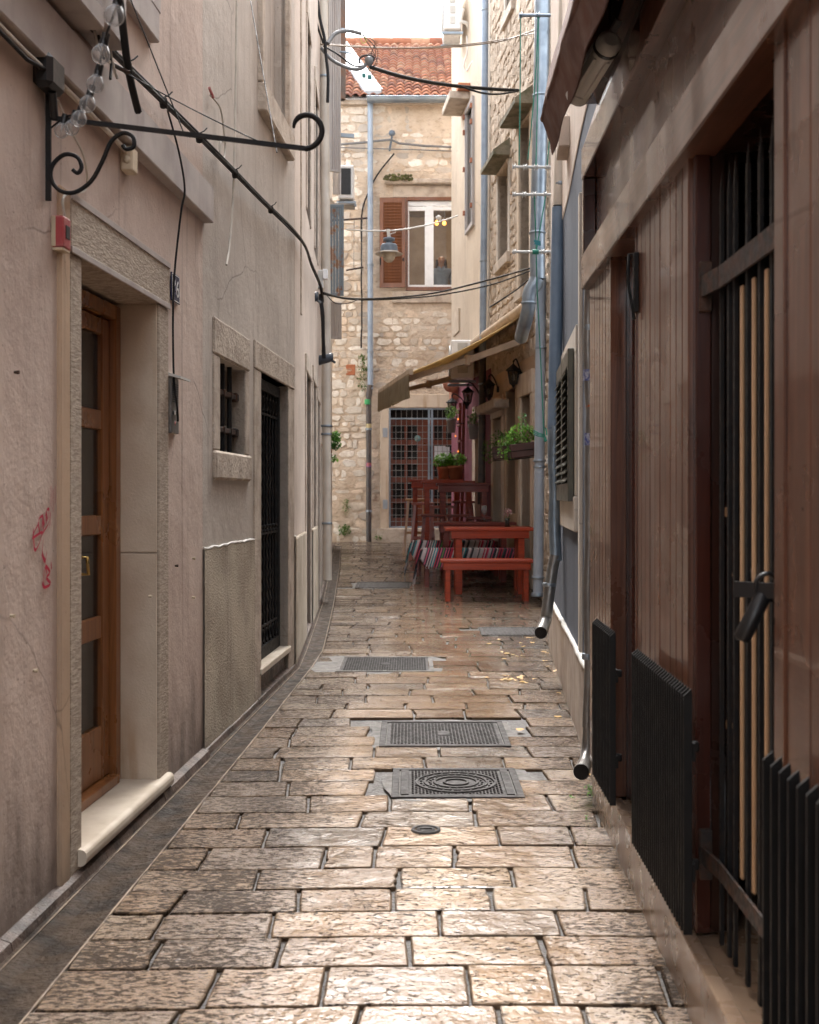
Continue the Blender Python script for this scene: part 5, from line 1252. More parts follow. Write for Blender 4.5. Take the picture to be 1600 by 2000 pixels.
# string of bulbs
bp = [(223,31,2.5),(197,107,2.72),(186,165,2.95),(171,204,3.12),(154,233,3.3),(140,250,3.42),(120,256,3.5)]
sl_t = thing('string_lights', 'string of clear round festoon bulbs hanging down to the iron bracket', 'string lights', at(120,240,3.5))
top = [at(px+7,py-27,Y) for px,py,Y in bp]
cur = spl([at(236,-60,2.3)]+[t_ for t_ in top]+[L1.P(yb,.02,2.33)], 5); M().tube(cur, .003, 6).build('cord', cable_k, sl_t)
for (px,py,Y), tp_ in zip(bp, top):
    c = at(px,py,Y); ax = (tp_-c).normalized(); r = .0215
    s = M(); prof = [(0,-r)]+[(r*math.sin(a), -r*math.cos(a)) for a in [i*.3 for i in range(1,8)]]+[(.009,.024)]
    n = 16; rot = Vector((0,0,1)).rotation_difference(ax).to_matrix(); vs = [c+rot@Vector((p*math.cos(6.283*j/n),p*math.sin(6.283*j/n),z)) for p,z in prof for j in range(n)]
    s.smooth = True; s.add(vs,[(i*n+j,i*n+(j+1)%n,(i+1)*n+(j+1)%n,(i+1)*n+j) for i in range(len(prof)-1) for j in range(n)]); s.smooth = False
    b_ = s.build('bulb', bulb_g, sl_t)
    s = M(); s.tube([c+ax*.022, c+ax*.05],[.0105,.0095],10); s.build('socket', black_pl, sl_t)
    s = M(); s.tube([c+ax*.02, c+ax*-.002],[.003,.0015],6); s.build('filament', mk('filament', (.3,.25,.2), None, 4, .5, 0) if px == 223 else bpy.data.materials['filament'], b_)
s = M(); yy = L1.Y(76); L1.box(s, yy-.06, yy+.06, .0, .06, 2.42, 2.52, .015); s.tube([L1.P(yy,.04,2.42),L1.P(yb,.03,2.36)],.012); tag(s.build('junction_box', black_pl), 'black junction box on the pink wall above the iron bracket', 'junction box')
# fire-alarm style red box, cream box, conduit, cables
yy = L1.Y(107); rb = thing('alarm_box', 'faded red alarm box with cream side at the corner of the door lintel', 'alarm box', L1.P(yy,.0,1.98))
s = M(); L1.box(s, yy-.03, yy+.035, .0, .038, 1.99, 2.085, .004); s.build('case', red_plastic, rb)
s = M(); L1.box(s, yy-.0315, yy-.0301, .001, .014, 1.992, 2.083, .0005); L1.box(s, yy-.028, yy+.033, .002, .036, 1.982, 1.989, .001); s.build('side_cover', cream_plastic, rb)
s = M(); L1.box(s, yy-.012, yy+.022, .0382, .040, 2.02, 2.06, .001); s.build('window', black_pl, rb)
wire(spl([L1.P(yy,.03,2.09),L1.P(yy+.0,.03,2.15),L1.P(3.80,.03,2.22),L1.P(3.72,.05,2.30),L1.P(3.62,.04,2.36),L1.P(3.55,.03,2.42)]), .004, cable_w, 'loose white cable from the red alarm box up to the bracket')
yy = L1.Y(240); s = M(); L1.box(s, yy-.035, yy+.035, .0, .045, 2.40, 2.49, .006); s.lathe([(0,0),(.014,0),(.014,.005),(0,.005)], L1.P(yy-.037,.025,2.44), 12, axis='y')
tag(s.build('junction_box', cream_plastic), 'small cream junction box under the grey stone band', 'junction box')
wire([L1.P(y_,.028,2.475+.004*math.sin(y_*9)) for y_ in [1.5+.15*i for i in range(18)]]+[L1.P(yy,.02,2.47)], .009, cream_pipe, 'cream conduit along the underside of the grey stone band')
wire([L1.P(y_,.035,2.455+.006*math.sin(y_*7)) for y_ in [1.5+.15*i for i in range(13)]]+[L1.P(3.45,.04,2.47)], .006, cable_k, 'black cable beside the cream conduit under the stone band')
# grey box and thick cable top left
yy = L1.Y(165); s = M(); L1.box(s, yy-.13, yy+.10, .0, .11, 2.72, 3.1, .008); tag(s.build('meter_box', ledge_st), 'grey wall box with hanging wire tails above the stone band', 'wall box')
for k_ in range(5): 
    a = L1.P(yy-.08+.04*k_,.06,2.72); wire(spl([a, a+Vector((.01,U(-.02,.02),-.05)), a+Vector((U(0,.03),U(-.03,.03),-U(.07,.12)))]), .005, cable_k if k_ % 2 else cable_w, 'short wire tail hanging under the grey wall box', group='wire tails under the grey box', cat='wire')
wire(spl([L1.P(3.45,.16,3.05),L1.P(3.6,.15,2.93),L1.P(3.78,.14,2.84),L1.P(3.95,.12,2.66),L1.P(4.1,.11,2.56)],6), .013, cable_k, 'thick black trunk cable bending past the grey wall box')
s = M(); 
def wl(px): 
    if px < 395: y = L1.Y(px); return L1, y
    y = L2.Y(px)
    if y < Y23: return L2, y
    return L3, L3.Y(px)
path = [(90,-40),(125,30),(205,112),(290,192),(370,268),(440,336),(500,395),(555,446),(585,482),(600,520),(618,560),(628,590)]
for k_ in range(4):
    P_ = []
    for (px,py) in path:
        w_, y_ = wl(px); y_ = min(y_, 12.6); P_.append(w_.P(y_, .035+.012*(k_%2)+.01*noise.noise(Vector((px*.02,k_,0))), w_.z(py,y_)+.012*(k_//2)+ .01*noise.noise(Vector((px*.03,k_,4)))))
    M_ = M().tube(spl(P_,5), .0062 if k_ < 2 else .0048, 6)
    tag(M_.build('cable', cable_k), ('lowest','second lowest','second highest','topmost')[k_]+' black cable of the bundle running along the left house walls', 'cable', 'black cable bundle on the left walls')
for i in range(5):
    px = 228+i*72; w_, y_ = wl(px); pyy = [p_ for p_ in path]
    z = lerp([(a_,b_) for a_,b_ in path], px)
    c = w_.P(y_,.04,w_.z(z,y_)); s = M(); s.tube([c+Vector((0,-.014,.016)),c+Vector((.02,0,.03)),c+Vector((.03,.02,.05))], .003, 5); s.tube([c-Vector((0,.012,-.012)),c+Vector((0,.012,-.012))],.0165,8)
    tag(s.build('cable_tie', cable_k), 'black tie wrapped round the cable bundle on the left walls', 'cable tie', 'ties on the cable bundle')
# vertical black cable to the intercom
yv = L1.Y(330)
wire(spl([L1.P(4.70,.05,2.76),L1.P(4.80,.07,2.62),L1.P(yv-.0,.066,2.50),L1.P(yv,.05,2.40),L1.P(yv,.02,2.1),L1.P(yv,.02,1.75),L1.P(yv+.02,.03,1.60),L1.P(yv+.03,.03,1.55)],6), .0045, cable_k, 'thin black cable dropping down the pink wall to the intercom')
sy0, sy1 = L1.Y(331), L1.Y(347); sn = thing('house_number_plate', 'dark blue enamel house number plate with white 6 beside the door', 'house number sign', L1.P((sy0+sy1)/2,.0,2.0))
zt, zb = L1.z(530,sy0), L1.z(586,sy0)
s = M(); L1.box(s, sy0, sy1, .004, .010, zb, zt, .002); s.build('plate', blue_enam, sn)
s = M()
for (a,b,c,e) in ((sy0+.004,sy1-.004,zb+.004,zb+.007),(sy0+.004,sy1-.004,zt-.007,zt-.004),(sy0+.004,sy0+.007,zb+.007,zt-.007),(sy1-.007,sy1-.004,zb+.007,zt-.007)): L1.box(s,a,b,.010,.0108,c,e)
s.build('border', white_paint, sn)
def text(txt, size, wl_, y, d, z, mt_, parent, name='lettering', flip=1):
    cu = bpy.data.curves.new('t','FONT'); cu.body = txt; cu.size = size; cu.extrude = .0004; cu.align_x = 'CENTER'
    o = bpy.data.objects.new('t', cu); COL.objects.link(o); dg = bpy.context.evaluated_depsgraph_get(); me = bpy.data.meshes.new_from_object(o.evaluated_get(dg)); bpy.data.objects.remove(o)
    s = M(); s.add([wl_.P(y+flip*v.co.x, d+v.co.z, z+v.co.y) for v in me.vertices], [tuple(p.vertices) for p in me.polygons]); return s.build(name, mt_, parent)
text('6', .10, L1, sy1-.04, .0112, zb+.025, white_paint, sn, 'number')
s = M(); s.lathe([(0,0),(.02,0),(.02,.0008),(0,.0008)], (0,0,0), 18, axis='x'); s.v = [L1.P(sy0+.032+v.y*1.0, .0108+abs(v.x), (zb+zt)/2+.022+v.z) for v in s.v]; s.build('round_sticker', white_paint, sn)
iy0, iy1 = L1.Y(326), L1.Y(341); it = thing('intercom', 'grey metal intercom panel with small canopy and red sticker beside the door', 'intercom', L1.P(iy0,.0,1.4))
zt, zb = L1.z(735,iy0), L1.z(845,iy0)
s = M(); L1.box(s, iy0+.01, iy1, .0, .018, zb, zt, .002); s.build('panel', galv_dark, it)
s = M(); s.hexa([L1.P(iy0-.01,.0,zt+.005),L1.P(iy1+.03,.0,zt+.005),L1.P(iy1+.03,.06,zt-.01),L1.P(iy0-.01,.06,zt-.01),L1.P(iy0-.01,.0,zt+.018),L1.P(iy1+.03,.0,zt+.018),L1.P(iy1+.03,.06,zt+.0),L1.P(iy0-.01,.06,zt+.0)]); s.build('canopy', grey_white, it)
s = M()
for i in range(9): L1.box(s, iy0+.02, iy1-.01, .018, .0195, zt-.03-i*.009, zt-.026-i*.009)
s.build('speaker_slots', black_pl, it)
for i in range(3):
    s = M(); L1.box(s, iy0+.018+.022*i, iy0+.034+.022*i, .018, .023, zb+.075, zb+.09, .001); s.build('button', black_pl if i % 2 == 0 else white_paint, it)
s = M(); s.lathe([(0,0),(.009,0),(.009,.001),(0,.001)], (0,0,0), 14, axis='x'); s.v = [L1.P((iy0+iy1)/2+v.y,.0182+abs(v.x),zb+.04+v.z) for v in s.v]; s.build('red_sticker', red_plastic, it)
# wires on / in front of the left walls
wire(spl([L2.P(6.18,.02,4.1),L2.P(6.13,.02,3.35),L2.P(6.06,.025,2.85),L2.P(5.95,.03,2.52),L2.P(5.84,.035,2.37)],6), .006, cable_w, 'loose cream cable hanging down the grey wall')
wire(spl([L2.P(5.60,.01,3.12),L2.P(5.72,.03,3.10),L2.P(5.80,.03,3.02),L2.P(5.84,.03,2.95),L2.P(5.80,.03,2.88),L2.P(5.72,.03,2.87),L2.P(5.73,.03,2.94),L2.P(5.84,.03,2.97)],6), .005, cable_w, 'curled white wire with red end sticking out of the grey wall')
s = M(); s.tube([L2.P(5.57,.012,3.145),L2.P(5.62,.02,3.115)],.007,8); tag(s.build('red_plug', red_plastic), 'small red and white wire connector on the grey wall', 'connector')
tipb = L1.P(yb,.62,2.27)
wire([at(240,-40,3.6), at(360,262,3.62), at(372,268,3.62)], .0022, cable_k, 'thin stay wire from above to the middle of the bracket arm')
wire(sag(L1.P(4.0,.03,2.70), L1.P(yb,.66,2.268), .01), .0022, cable_k, 'thin wire with rusty turnbuckle from the pink wall to the bracket arm')
wire([at(484,-30,4.6), at(541,298,3.66)], .002, cable_k, 'thin stay wire from the upper left window to the bracket arm')
s = M(); a = L1.P(4.0,.03,2.70); b = L1.P(yb,.66,2.268); s.tube([a.lerp(b,.05),a.lerp(b,.16)],.008,6); tag(s.build('turnbuckle', rust_iron), 'rusty turnbuckle on the thin wire above the bracket', 'turnbuckle')
# small pins and nail heads on the left walls
for i,(px,py) in enumerate(((28,727),(20,1203),(65,1310),(342,1105),(376,1091),(290,1165),(375,1167))):
    y_ = L1.Y(px); s = M(); c = L1.P(y_,.0,L1.z(py,y_)); s.tube([c,c+L1.n*.014],[.004,.006],7)
    tag(s.build('wall_plug', rust_iron if i in (0,3) else cream_plastic), 'small plug sticking out of the pink plaster', 'wall plug', 'wall plugs in the pink plaster')
# lamps and boxes by the cream pipe
def spot(px, py, Y, label):
    t = thing('flood_lamp', label, 'lamp', at(px,py,Y)); c = at(px,py,Y)
    s = M(); s.lathe([(0,-.0),(.04,.0),(.05,.04),(.055,.16),(.05,.17),(0,.165)], c+Vector((.085,0,0)), 14, axis='x'); s.v = [Vector((c.x+.085-(v.x-c.x-.085), v.y, v.z-.25*(v.x-c.x-.085))) for v in s.v]; s.build('lamp_head', navy_pl, t)
    s = M(); s.bar(c+Vector((-.02,0,.03)), c+Vector((.1,.1,-.05)), .02, .02); s.build('lamp_arm', black_pl, t)
spot(605,578,11.6,'dark blue flood lamp beside the white box on the left wall')
spot(635,697,12.6,'lower dark flood lamp fixed on the cream drainpipe')
s = M(); s.bbox(*[0,0,0,0,0,0][:0], *(at(617,0,12.4).x, at(631,0,12.4).x, 12.4, 12.5, EYE+(HY-562)/F*12.4, EYE+(HY-527)/F*12.4), .006); tag(s.build('junction_box', grey_white), 'white junction box on the left wall beside the cream pipe', 'junction box')
s = M(); s.bbox(at(631,0,12.4).x, at(640,0,12.4).x, 12.38, 12.46, EYE+(HY-545)/F*12.4, EYE+(HY-526)/F*12.4, .004); tag(s.build('sensor_box', white_pvc), 'small white sensor fixed on the cream pipe', 'sensor')
for k_ in range(3):
    wire(spl([at(622+2*k_,575,12.35),at(628+2*k_,610,12.3),at(630+1.5*k_,660,12.35),at(631+2*k_,700,12.4)],5), .012, cable_k, 'short black cable hanging beside the cream pipe, one of three', group='cables beside the cream pipe')
# ------------------------------------------------------------------ tan awning
ta = thing('tan_awning', 'tan cloth awning with scalloped valance over the red tables', 'awning', (1.2,15.5,2.6))
WN0, WF0 = R3.P(14.02,.02,3.44), R3.P(18.6,.02,3.5)
FN, FFr = at(803,726,14.0), at(742,766,18.6)
s = M(); n = 16; vs = []
for i in range(n+1):
    a = WN0.lerp(WF0,i/n); b = FN.lerp(FFr,i/n)
    for j in range(9): 
        p = a.lerp(b,j/8); p.z -= .05*math.sin(math.pi*j/8); vs.append(p)
k0 = len(vs); f = [(i*9+j,(i+1)*9+j,(i+1)*9+j+1,i*9+j+1) for i in range(n) for j in range(8)]
s.smooth = True; s.add(vs, f); s.add([v-Vector((0,0,.012)) for v in vs], f); s.smooth = False; s.build('cloth', awn_tan, ta)
s = M(); s.bar(FN, FFr, .05, .07); s.build('front_bar', awn_arm, ta)
s = M(); s.tube([WN0+Vector((-.05,0,.04)), WF0+Vector((-.05,0,.04))], .07, 10); s.build('roller', awn_arm, ta)
s = M(); n = 76; vs = []
for i in range(n+1):
    p = FN.lerp(FFr, i/n) + Vector((-.028,0,-.02)); dr_ = .27 + .022*abs(math.sin(i*math.pi/4))
    off = .018*math.sin(i*1.7)
    vs += [p, p+Vector((off*.5,0,-dr_*.5)), p+Vector((off,0,-dr_))]
f = [(3*i+j,3*i+3+j,3*i+4+j,3*i+1+j) for i in range(n) for j in range(2)]
s.add(vs, f); s.add([v+Vector((.006,0,0)) for v in vs], f); s.build('valance', awn_val, ta)
for (ya, fr_) in ((14.35,.08),(18.2,.92)):
    a = R3.P(ya,.02,3.12); e = FN.lerp(FFr,fr_)+Vector((0,0,-.06)); md = a.lerp(e,.5)+Vector((0,.0,-.02))
    s = M(); s.bar(a,md,.07,.075); s.bar(md,e,.06,.065); s.tube([md-Vector((0,0,.06)),md+Vector((0,0,.06))],.045,10); s.build('folding_arm', awn_arm, ta)
# ------------------------------------------------------------------ red tables and benches
def pt_thing(name,label,cat,x,y,grp): return thing(name,label,cat,(x,y,g(y)),grp)
def bench(x0,x1,y0,y1,h,mm,label,th=.035,ap=.075,legs=True,inset=.05,lw_=.055,name='bench',cat='bench',grp='red wooden benches under the awning',top='seat'):
    z = g((y0+y1)/2); t = pt_thing(name,label,cat,(x0+x1)/2,(y0+y1)/2,grp)
    s = M(); ny = max(2, int((y1-y0)/.12))
    for i in range(ny):
        a = y0+(y1-y0)*i/ny; b = y0+(y1-y0)*(i+1)/ny-.004; s.bbox(x0,x1,a,b,z+h-th,z+h,.005)
    s.build(top, mm, t)
    s = M(); i_ = inset*.6
    s.bbox(x0+i_,x1-i_,y0+.012,y0+.034,z+h-th-ap,z+h-th-.001,.003); s.bbox(x0+i_,x1-i_,y1-.034,y1-.012,z+h-th-ap,z+h-th-.001,.003)
    s.bbox(x0+i_,x0+i_+.022,y0+.035,y1-.035,z+h-th-ap,z+h-th-.001,.003); s.bbox(x1-i_-.022,x1-i_,y0+.035,y1-.035,z+h-th-ap,z+h-th-.001,.003); s.build('apron', mm, t)
    for (lx, ly) in ((x0+inset,y0+.036),(x1-inset-lw_,y0+.036),(x0+inset,y1-.036-lw_),(x1-inset-lw_,y1-.036-lw_)):
        s = M(); s.bbox(lx,lx+lw_,ly,ly+lw_,z-.003,z+h-th-.002,.004); s.build('leg', mm, t)
    return t
bench(.335,1.335,12.82,13.14,.45,red_wood,'bright red wooden bench, nearest of the seating, next to the grey cast pipe')
tb = dict(name='table',cat='table',grp='red wooden tables under the awning',top='tabletop')
bench(.40,1.42,13.45,14.05,.75,red_wood,'bright red wooden table behind the nearest red bench, with a small flower vase',ap=.085,inset=.12,lw_=.075,**tb)
bench(.13,1.36,14.22,14.52,.45,dark_red,'red bench covered with a striped rag rug, behind the nearest table')
bench(.30,1.32,14.72,15.25,.74,dark_red,'dark red table with the wine glass, second from the front',ap=.085,inset=.12,lw_=.07,**tb)
bench(.02,1.2,15.42,15.70,.45,dark_red,'dark bench with a dark striped rug, behind the second red table')
def rug(x0,x1,y0,y1,z,hang,label,sgn=1):
    s = M(); nx = 36; vs = []; prof = [(y0-.012,-.20),(y0-.014,-.10),(y0-.012,.0),(y0+.02,.010),((y0+y1)/2,.012),(y1-.02,.010),(y1+.012,0),(y1+.014,-.10),(y1+.012,-.22)]
    pts = []
    L = (x1-x0)+hang
    for i in range(nx+1):
        u = i/nx*L
        if u < hang: x = x0-.02-.075*(1-u/hang)-.02*math.sin(u*9); dz = -(hang-u)
        else: x = x0+(u-hang); dz = 0
        for k_,(yy,dd) in enumerate(prof):
            w = .010*math.sin(i*.9+k_*1.4)
            ddz = dd if dz == 0 else dd*.35
            pts.append((x + w*(k_ in (0,1,7,8)) , yy + w*.5 + (0 if dz == 0 else .02*math.sin(k_*2.2)*(hang-u)/hang), z+ddz+dz+ (w*.6 if k_ in (0,8) else 0)))
    q = len(prof); f = [(i*q+j,(i+1)*q+j,(i+1)*q+j+1,i*q+j+1) for i in range(nx) for j in range(q-1)]
    s.smooth = True; s.add(pts,f); s.add([Vector(p)+Vector((.003,0,-.006)) for p in pts],f); s.smooth = False
    for j in range(60):
        i = random.randrange(q); p = Vector(pts[i]).lerp(Vector(pts[min(i+1,q-1)]), R()); s.tube([p, p+Vector((U(-.02,.0),U(-.02,.02),-U(.03,.07)))], .0025, 4)
    for j in range(90):
        i = random.randrange(8,nx); p = Vector(pts[i*q]); s.tube([p, p+Vector((U(-.01,.01),-.005,-U(.02,.045)))], .0022, 4)
    return tag(s.build('rag_rug', rug_m), label, 'rug')
rug(.16,1.30,14.21,14.53,g(14.37)+.45,.30,'striped pink, teal and grey rag rug over the bench behind the first table')
rug(.05,1.1,15.41,15.71,g(15.5)+.45,.30,'darker striped rag rug hanging over the bench further back')
# wine glass, flower vase
c = Vector((at(946,0,14.95).x,14.95,g(14.98)+.742)); s = M(); s.lathe([(.034,0),(.033,.003),(.005,.008),(.004,.085),(.02,.10),(.037,.13),(.038,.16),(.031,.205),(.030,.205),(.036,.16),(.035,.13),(.018,.103),(0,.09)], c, 18)
tag(s.build('wine_glass', bulb_g), 'empty stemmed wine glass on the second red table', 'wine glass')
c = Vector((at(991,0,13.8).x,13.8,g(13.75)+.752)); va = thing('flower_vase', 'small glass vase with pale pink flowers on the nearest red table', 'vase', c)
s = M(); s.lathe([(0,0),(.03,0),(.028,.03),(.024,.06),(.032,.1),(.030,.1),(.022,.06),(.026,.03),(0,.004)], c, 14); s.build('vase', glass('vase_glass', (.85,.88,.86), .6), va)
s = M(); leaves(s, c+Vector((0,0,.165)), .065,.05,.05,120,.014,[(.75,.45,.48),(.8,.62,.62),(.6,.25,.3)]); s.build('flowers', mk('pink_petals', (1,1,1), (.5,.3,.3), 20, .6, 0, attr=True), va)
s = M()
for i in range(9): s.tube([c+Vector((U(-.012,.012),U(-.012,.012),.01)), c+Vector((U(-.04,.04),U(-.03,.03),.15))], .0018, 4)
s.build('stems', mk('stem_green', (.08,.14,.04), None, 9, .6, 0), va)
# bar tables and stools
def bart(x0,x1,y0,y1,ztop,mm,label):
    return bench(x0,x1,y0,y1,ztop-g((y0+y1)/2),mm,label,ap=.09,inset=.05,lw_=.07,name='bar_table',cat='table',grp='high bar tables under the awning',top='tabletop')
bart(at(853,0,16.0).x, 1.09, 16.0, 16.45, EYE+(HY-943)/F*16.0, dark_red,'tall dark bar table, nearest of the three high tables')
bart(at(823,0,16.9).x, .93, 16.9, 17.35, EYE+(HY-939)/F*16.9, red_wood,'tall red bar table, middle of the three high tables')
bart(at(800,0,17.9).x, .80, 17.9, 18.35, EYE+(HY-936.5)/F*17.9, red_wood,'tall red bar table farthest back, with two flower pots on it')
def stool(px, y, h, mm, label, w=.33):
    z = g(y); x = at(px,0,y).x; t = pt_thing('bar_stool', label, 'stool', x, y, 'wooden bar stools among the high tables'); h_ = h
    s = M(); s.bbox(x-w/2,x+w/2,y-w/2,y+w/2,z+h_-.035,z+h_,.006); s.build('seat', mm, t)
    for a in (-1,1):
        for b in (-1,1):
            s = M(); s.bar((x+a*(w/2-.05),y+b*(w/2-.05),z+h_-.035),(x+a*(w/2+.02),y+b*(w/2+.02),z),.038,.038); s.build('leg', mm, t)
    for a in (-1,1):
        s = M(); s.bar((x+a*(w/2-.0),y-w/2-.0,z+.25),(x+a*(w/2-.0),y+w/2,z+.25),.03,.03); s.bar((x-w/2,y+a*(w/2),z+.32),(x+w/2,y+a*(w/2),z+.32),.03,.03); s.build('foot_rail', mm, t)
    return t
stool(812,18.9,.86,honey,'high stool with honey coloured seat at the far end of the bar tables')
stool(826,17.55,.84,pinkwood,'faded red stool with slanting legs left of the middle bar table')
stool(862,16.75,.84,pinkwood,'faded pinkish stool behind the nearest bar table')
stool(846,15.85,.78,dark_red,'dark red stool at the left end of the nearest bar table')
stool(896,16.1,.76,dark_red,'dark stool tucked under the middle of the nearest bar table')
stool(935,15.95,.74,dark_red,'dark stool under the right end of the nearest bar table')
stool(905,17.6,.86,pinkwood,'faded stool between the middle and farthest bar tables')
# flower pots on the far bar table
def pot(px, py, Y, r, h, mm, label, fol, name='flower_pot', cols=None, rz=.12, spread=.17):
    c = at(px,py,Y); t = thing(name, label, 'plant pot', c)
    s = M(); s.lathe([(0,0),(r*.72,0),(r*.95,h*.8),(r*1.05,h*.8),(r*1.05,h),(r*.95,h),(r*.9,h*.9),(0,h*.9)], c, 18); s.build('pot', mm, t)
    s = M(); leaves(s, c+Vector((0,0,h+rz*.7)), spread, spread*.9, rz, fol, .028, cols or [(.12,.40,.03),(.22,.60,.05),(.07,.24,.03),(.32,.66,.10)]); 
    for i in range(14): s.col = (.06,.16,.02,0); s.tube([c+Vector((0,0,h*.9)), c+Vector((U(-.12,.12),U(-.1,.1),h+rz*U(.6,1.3)))], .003, 4)
    s.build('foliage', leaf_m, t); return t
zt_ = 936.5
p1_ = pot(867,936,18.05,.10,.19,terra,'left terracotta pot of bright green leaves with purple flowers on the far bar table',520)
s = M(); cc = at(862,905,18.0); leaves(s, cc, .13,.1,.06,34,.02,[(.35,.03,.3)]); s.build('flowers', mk('purple_petals', (1,1,1), (.3,.05,.25), 20, .6, 0, attr=True), p1_)
pot(890,937,18.0,.12,.21,terra,'right terracotta pot of bright green leaves on the far bar table',620)
# wall hanging zinc buckets
def bucket(px,py,Y,label):
    t = pot(px,py,Y,.08,.22,zincpot,label,150,name='hanging_bucket',cols=[(.16,.22,.12),(.24,.32,.2),(.10,.16,.06)],rz=.13,spread=.12)
    s = M(); c = at(px,py,Y); s.bar(c+Vector((.06,.02,.15)), c+Vector((.2,.02,.15)), .015,.015); s.build('hanger', black_iron, t)
bucket(882,845,19.0,'pale zinc bucket plant hanging on the purple wall under the left lantern')
bucket(925,858,17.7,'pale zinc bucket plant hanging on the purple wall under the middle lantern')
# window boxes
def wbox(px,py,Y,rot,label,bright):
    c = at(px,py,Y); t = thing('planter_box', label, 'planter', c, 'wall planter boxes')
    fn = lambda a,b,z: c+Matrix.Rotation(rot,3,'Y')@Vector((a,b,z))
    s = M(); s.bbox(-.17,.17,-.09,.09,0,.16,.01,fn); s.build('box', mk('brown_planter_'+str(px), (.07,.028,.022), None, 6, .6, .1), t)
    s = M()
    for z in (-.01,.08): s.tube([fn(a,b,z) for a,b in ((-.18,-.1),(.18,-.1),(.18,.1),(-.18,.1),(-.18,-.1))], .004, 5)
    s.bar(fn(.17,0,.05), fn(.42,.05,.05), .012, .012); s.build('wire_cradle', black_iron, t)
    s = M(); cols = [(.10,.32,.04),(.20,.52,.07),(.36,.60,.10),(.06,.18,.03)] if bright else [(.04,.09,.02),(.07,.14,.03),(.03,.06,.015)]
    leaves(s, fn(0,0,.24), .21,.12,.13, 620 if bright else 420, .024, cols); leaves(s, fn(-.2,0,.12), .12,.1,.16, 240, .022, cols)
    if bright: leaves(s, fn(.02,0,.4), .06,.06,.12, 110, .018, [(.10,.25,.12),(.15,.3,.15)])
    s.build('foliage', leaf_m, t)
wbox(1027,893,13.4,-.12,'wall planter box with bright green leaves beside the grey cast pipe',True)
wbox(990,896,14.9,-.1,'wall planter box with darker green leaves, left of the bright one',False)
# plant on the left by the cream pipe
t = thing('hanging_plant', 'green plant peeping out from behind the cream drainpipe', 'plant', at(655,880,13.6)); s = M(); leaves(s, at(655,862,13.6), .07,.07,.11,260,.03,[(.04,.14,.03),(.07,.22,.05),(.03,.09,.02)]); leaves(s, at(652,896,13.6), .05,.05,.04,60,.025,[(.12,.25,.03)]); s.build('foliage', leaf_m, t)
s = M(); s.lathe([(0,0),(.05,0),(.07,.1),(0,.1)], at(640,885,13.65), 12); s.build('pot', terra, t)
# ------------------------------------------------------------------ lanterns
def lantern(px, pyt, Y, wl_, label):
    c = at(px, pyt+18, Y); t = thing('wall_lantern', label, 'lantern', c, 'black wall lanterns along the right hand walls'); n = 6
    def ring(r,z): return [c+Vector((r*math.cos(6.283*j/n+.3), r*math.sin(6.283*j/n+.3), z)) for j in range(n)]
    def fr(m, r): 
        k_ = len(r); vs = [v for q in r for v in q]; m.add(vs,[(i*n+j,i*n+(j+1)%n,(i+1)*n+(j+1)%n,(i+1)*n+j) for i in range(k_-1) for j in range(n)])
    s = M(); fr(s,[ring(.005,.175),ring(.012,.16),ring(.02,.15),ring(.10,.085),ring(.105,.075),ring(.06,.075)]); s.lathe([(0,.21),(.01,.2),(.012,.185),(.004,.17)], c, 8); s.build('cap', black_iron, t)
    s = M(); A = ring(.078,.075); B = ring(.05,-.08)
    for a,b in zip(A,B): s.bar(a,b,.009,.009)
    fr(s,[ring(.052,-.075),ring(.054,-.09),ring(.03,-.1),ring(.012,-.13),ring(.001,-.14)]); s.build('frame', black_iron, t)
    s = M(); fr(s,[ring(.074,.074),ring(.047,-.078)]); s.build('lantern_glass', glass('lantern_glass', (.8,.8,.75), .6) if 'lantern_glass' not in bpy.data.materials else bpy.data.materials['lantern_glass'], t)
    s = M(); s.lathe([(0,-.05),(.018,-.04),(.02,.02),(0,.04)], c, 10); s.build('bulb', frost, t)
    w = wl_.P(Y+.02,.0,c.z-.02); s = M(); s.tube(spl([c+Vector((0,0,.18)), c+Vector((.03,0,.22)), c.lerp(w,.6)+Vector((0,0,.16)), Vector((w.x,w.y,w.z+.02))],5),.01,6); s.tube([w,w+Vector((.0,0,.08))],.03,8); s.build('bracket', black_iron, t)
lantern(883,778,19.2,R3,'black wall lantern, farthest left, on the purple wall')
lantern(914,758,17.9,R3,'black wall lantern, second from the left, on the purple wall')
lantern(955,745,16.4,R3,'black wall lantern partly behind the dark downpipe')
lantern(1003,718,14.8,R3,'largest black wall lantern, nearest, above the planter boxes')
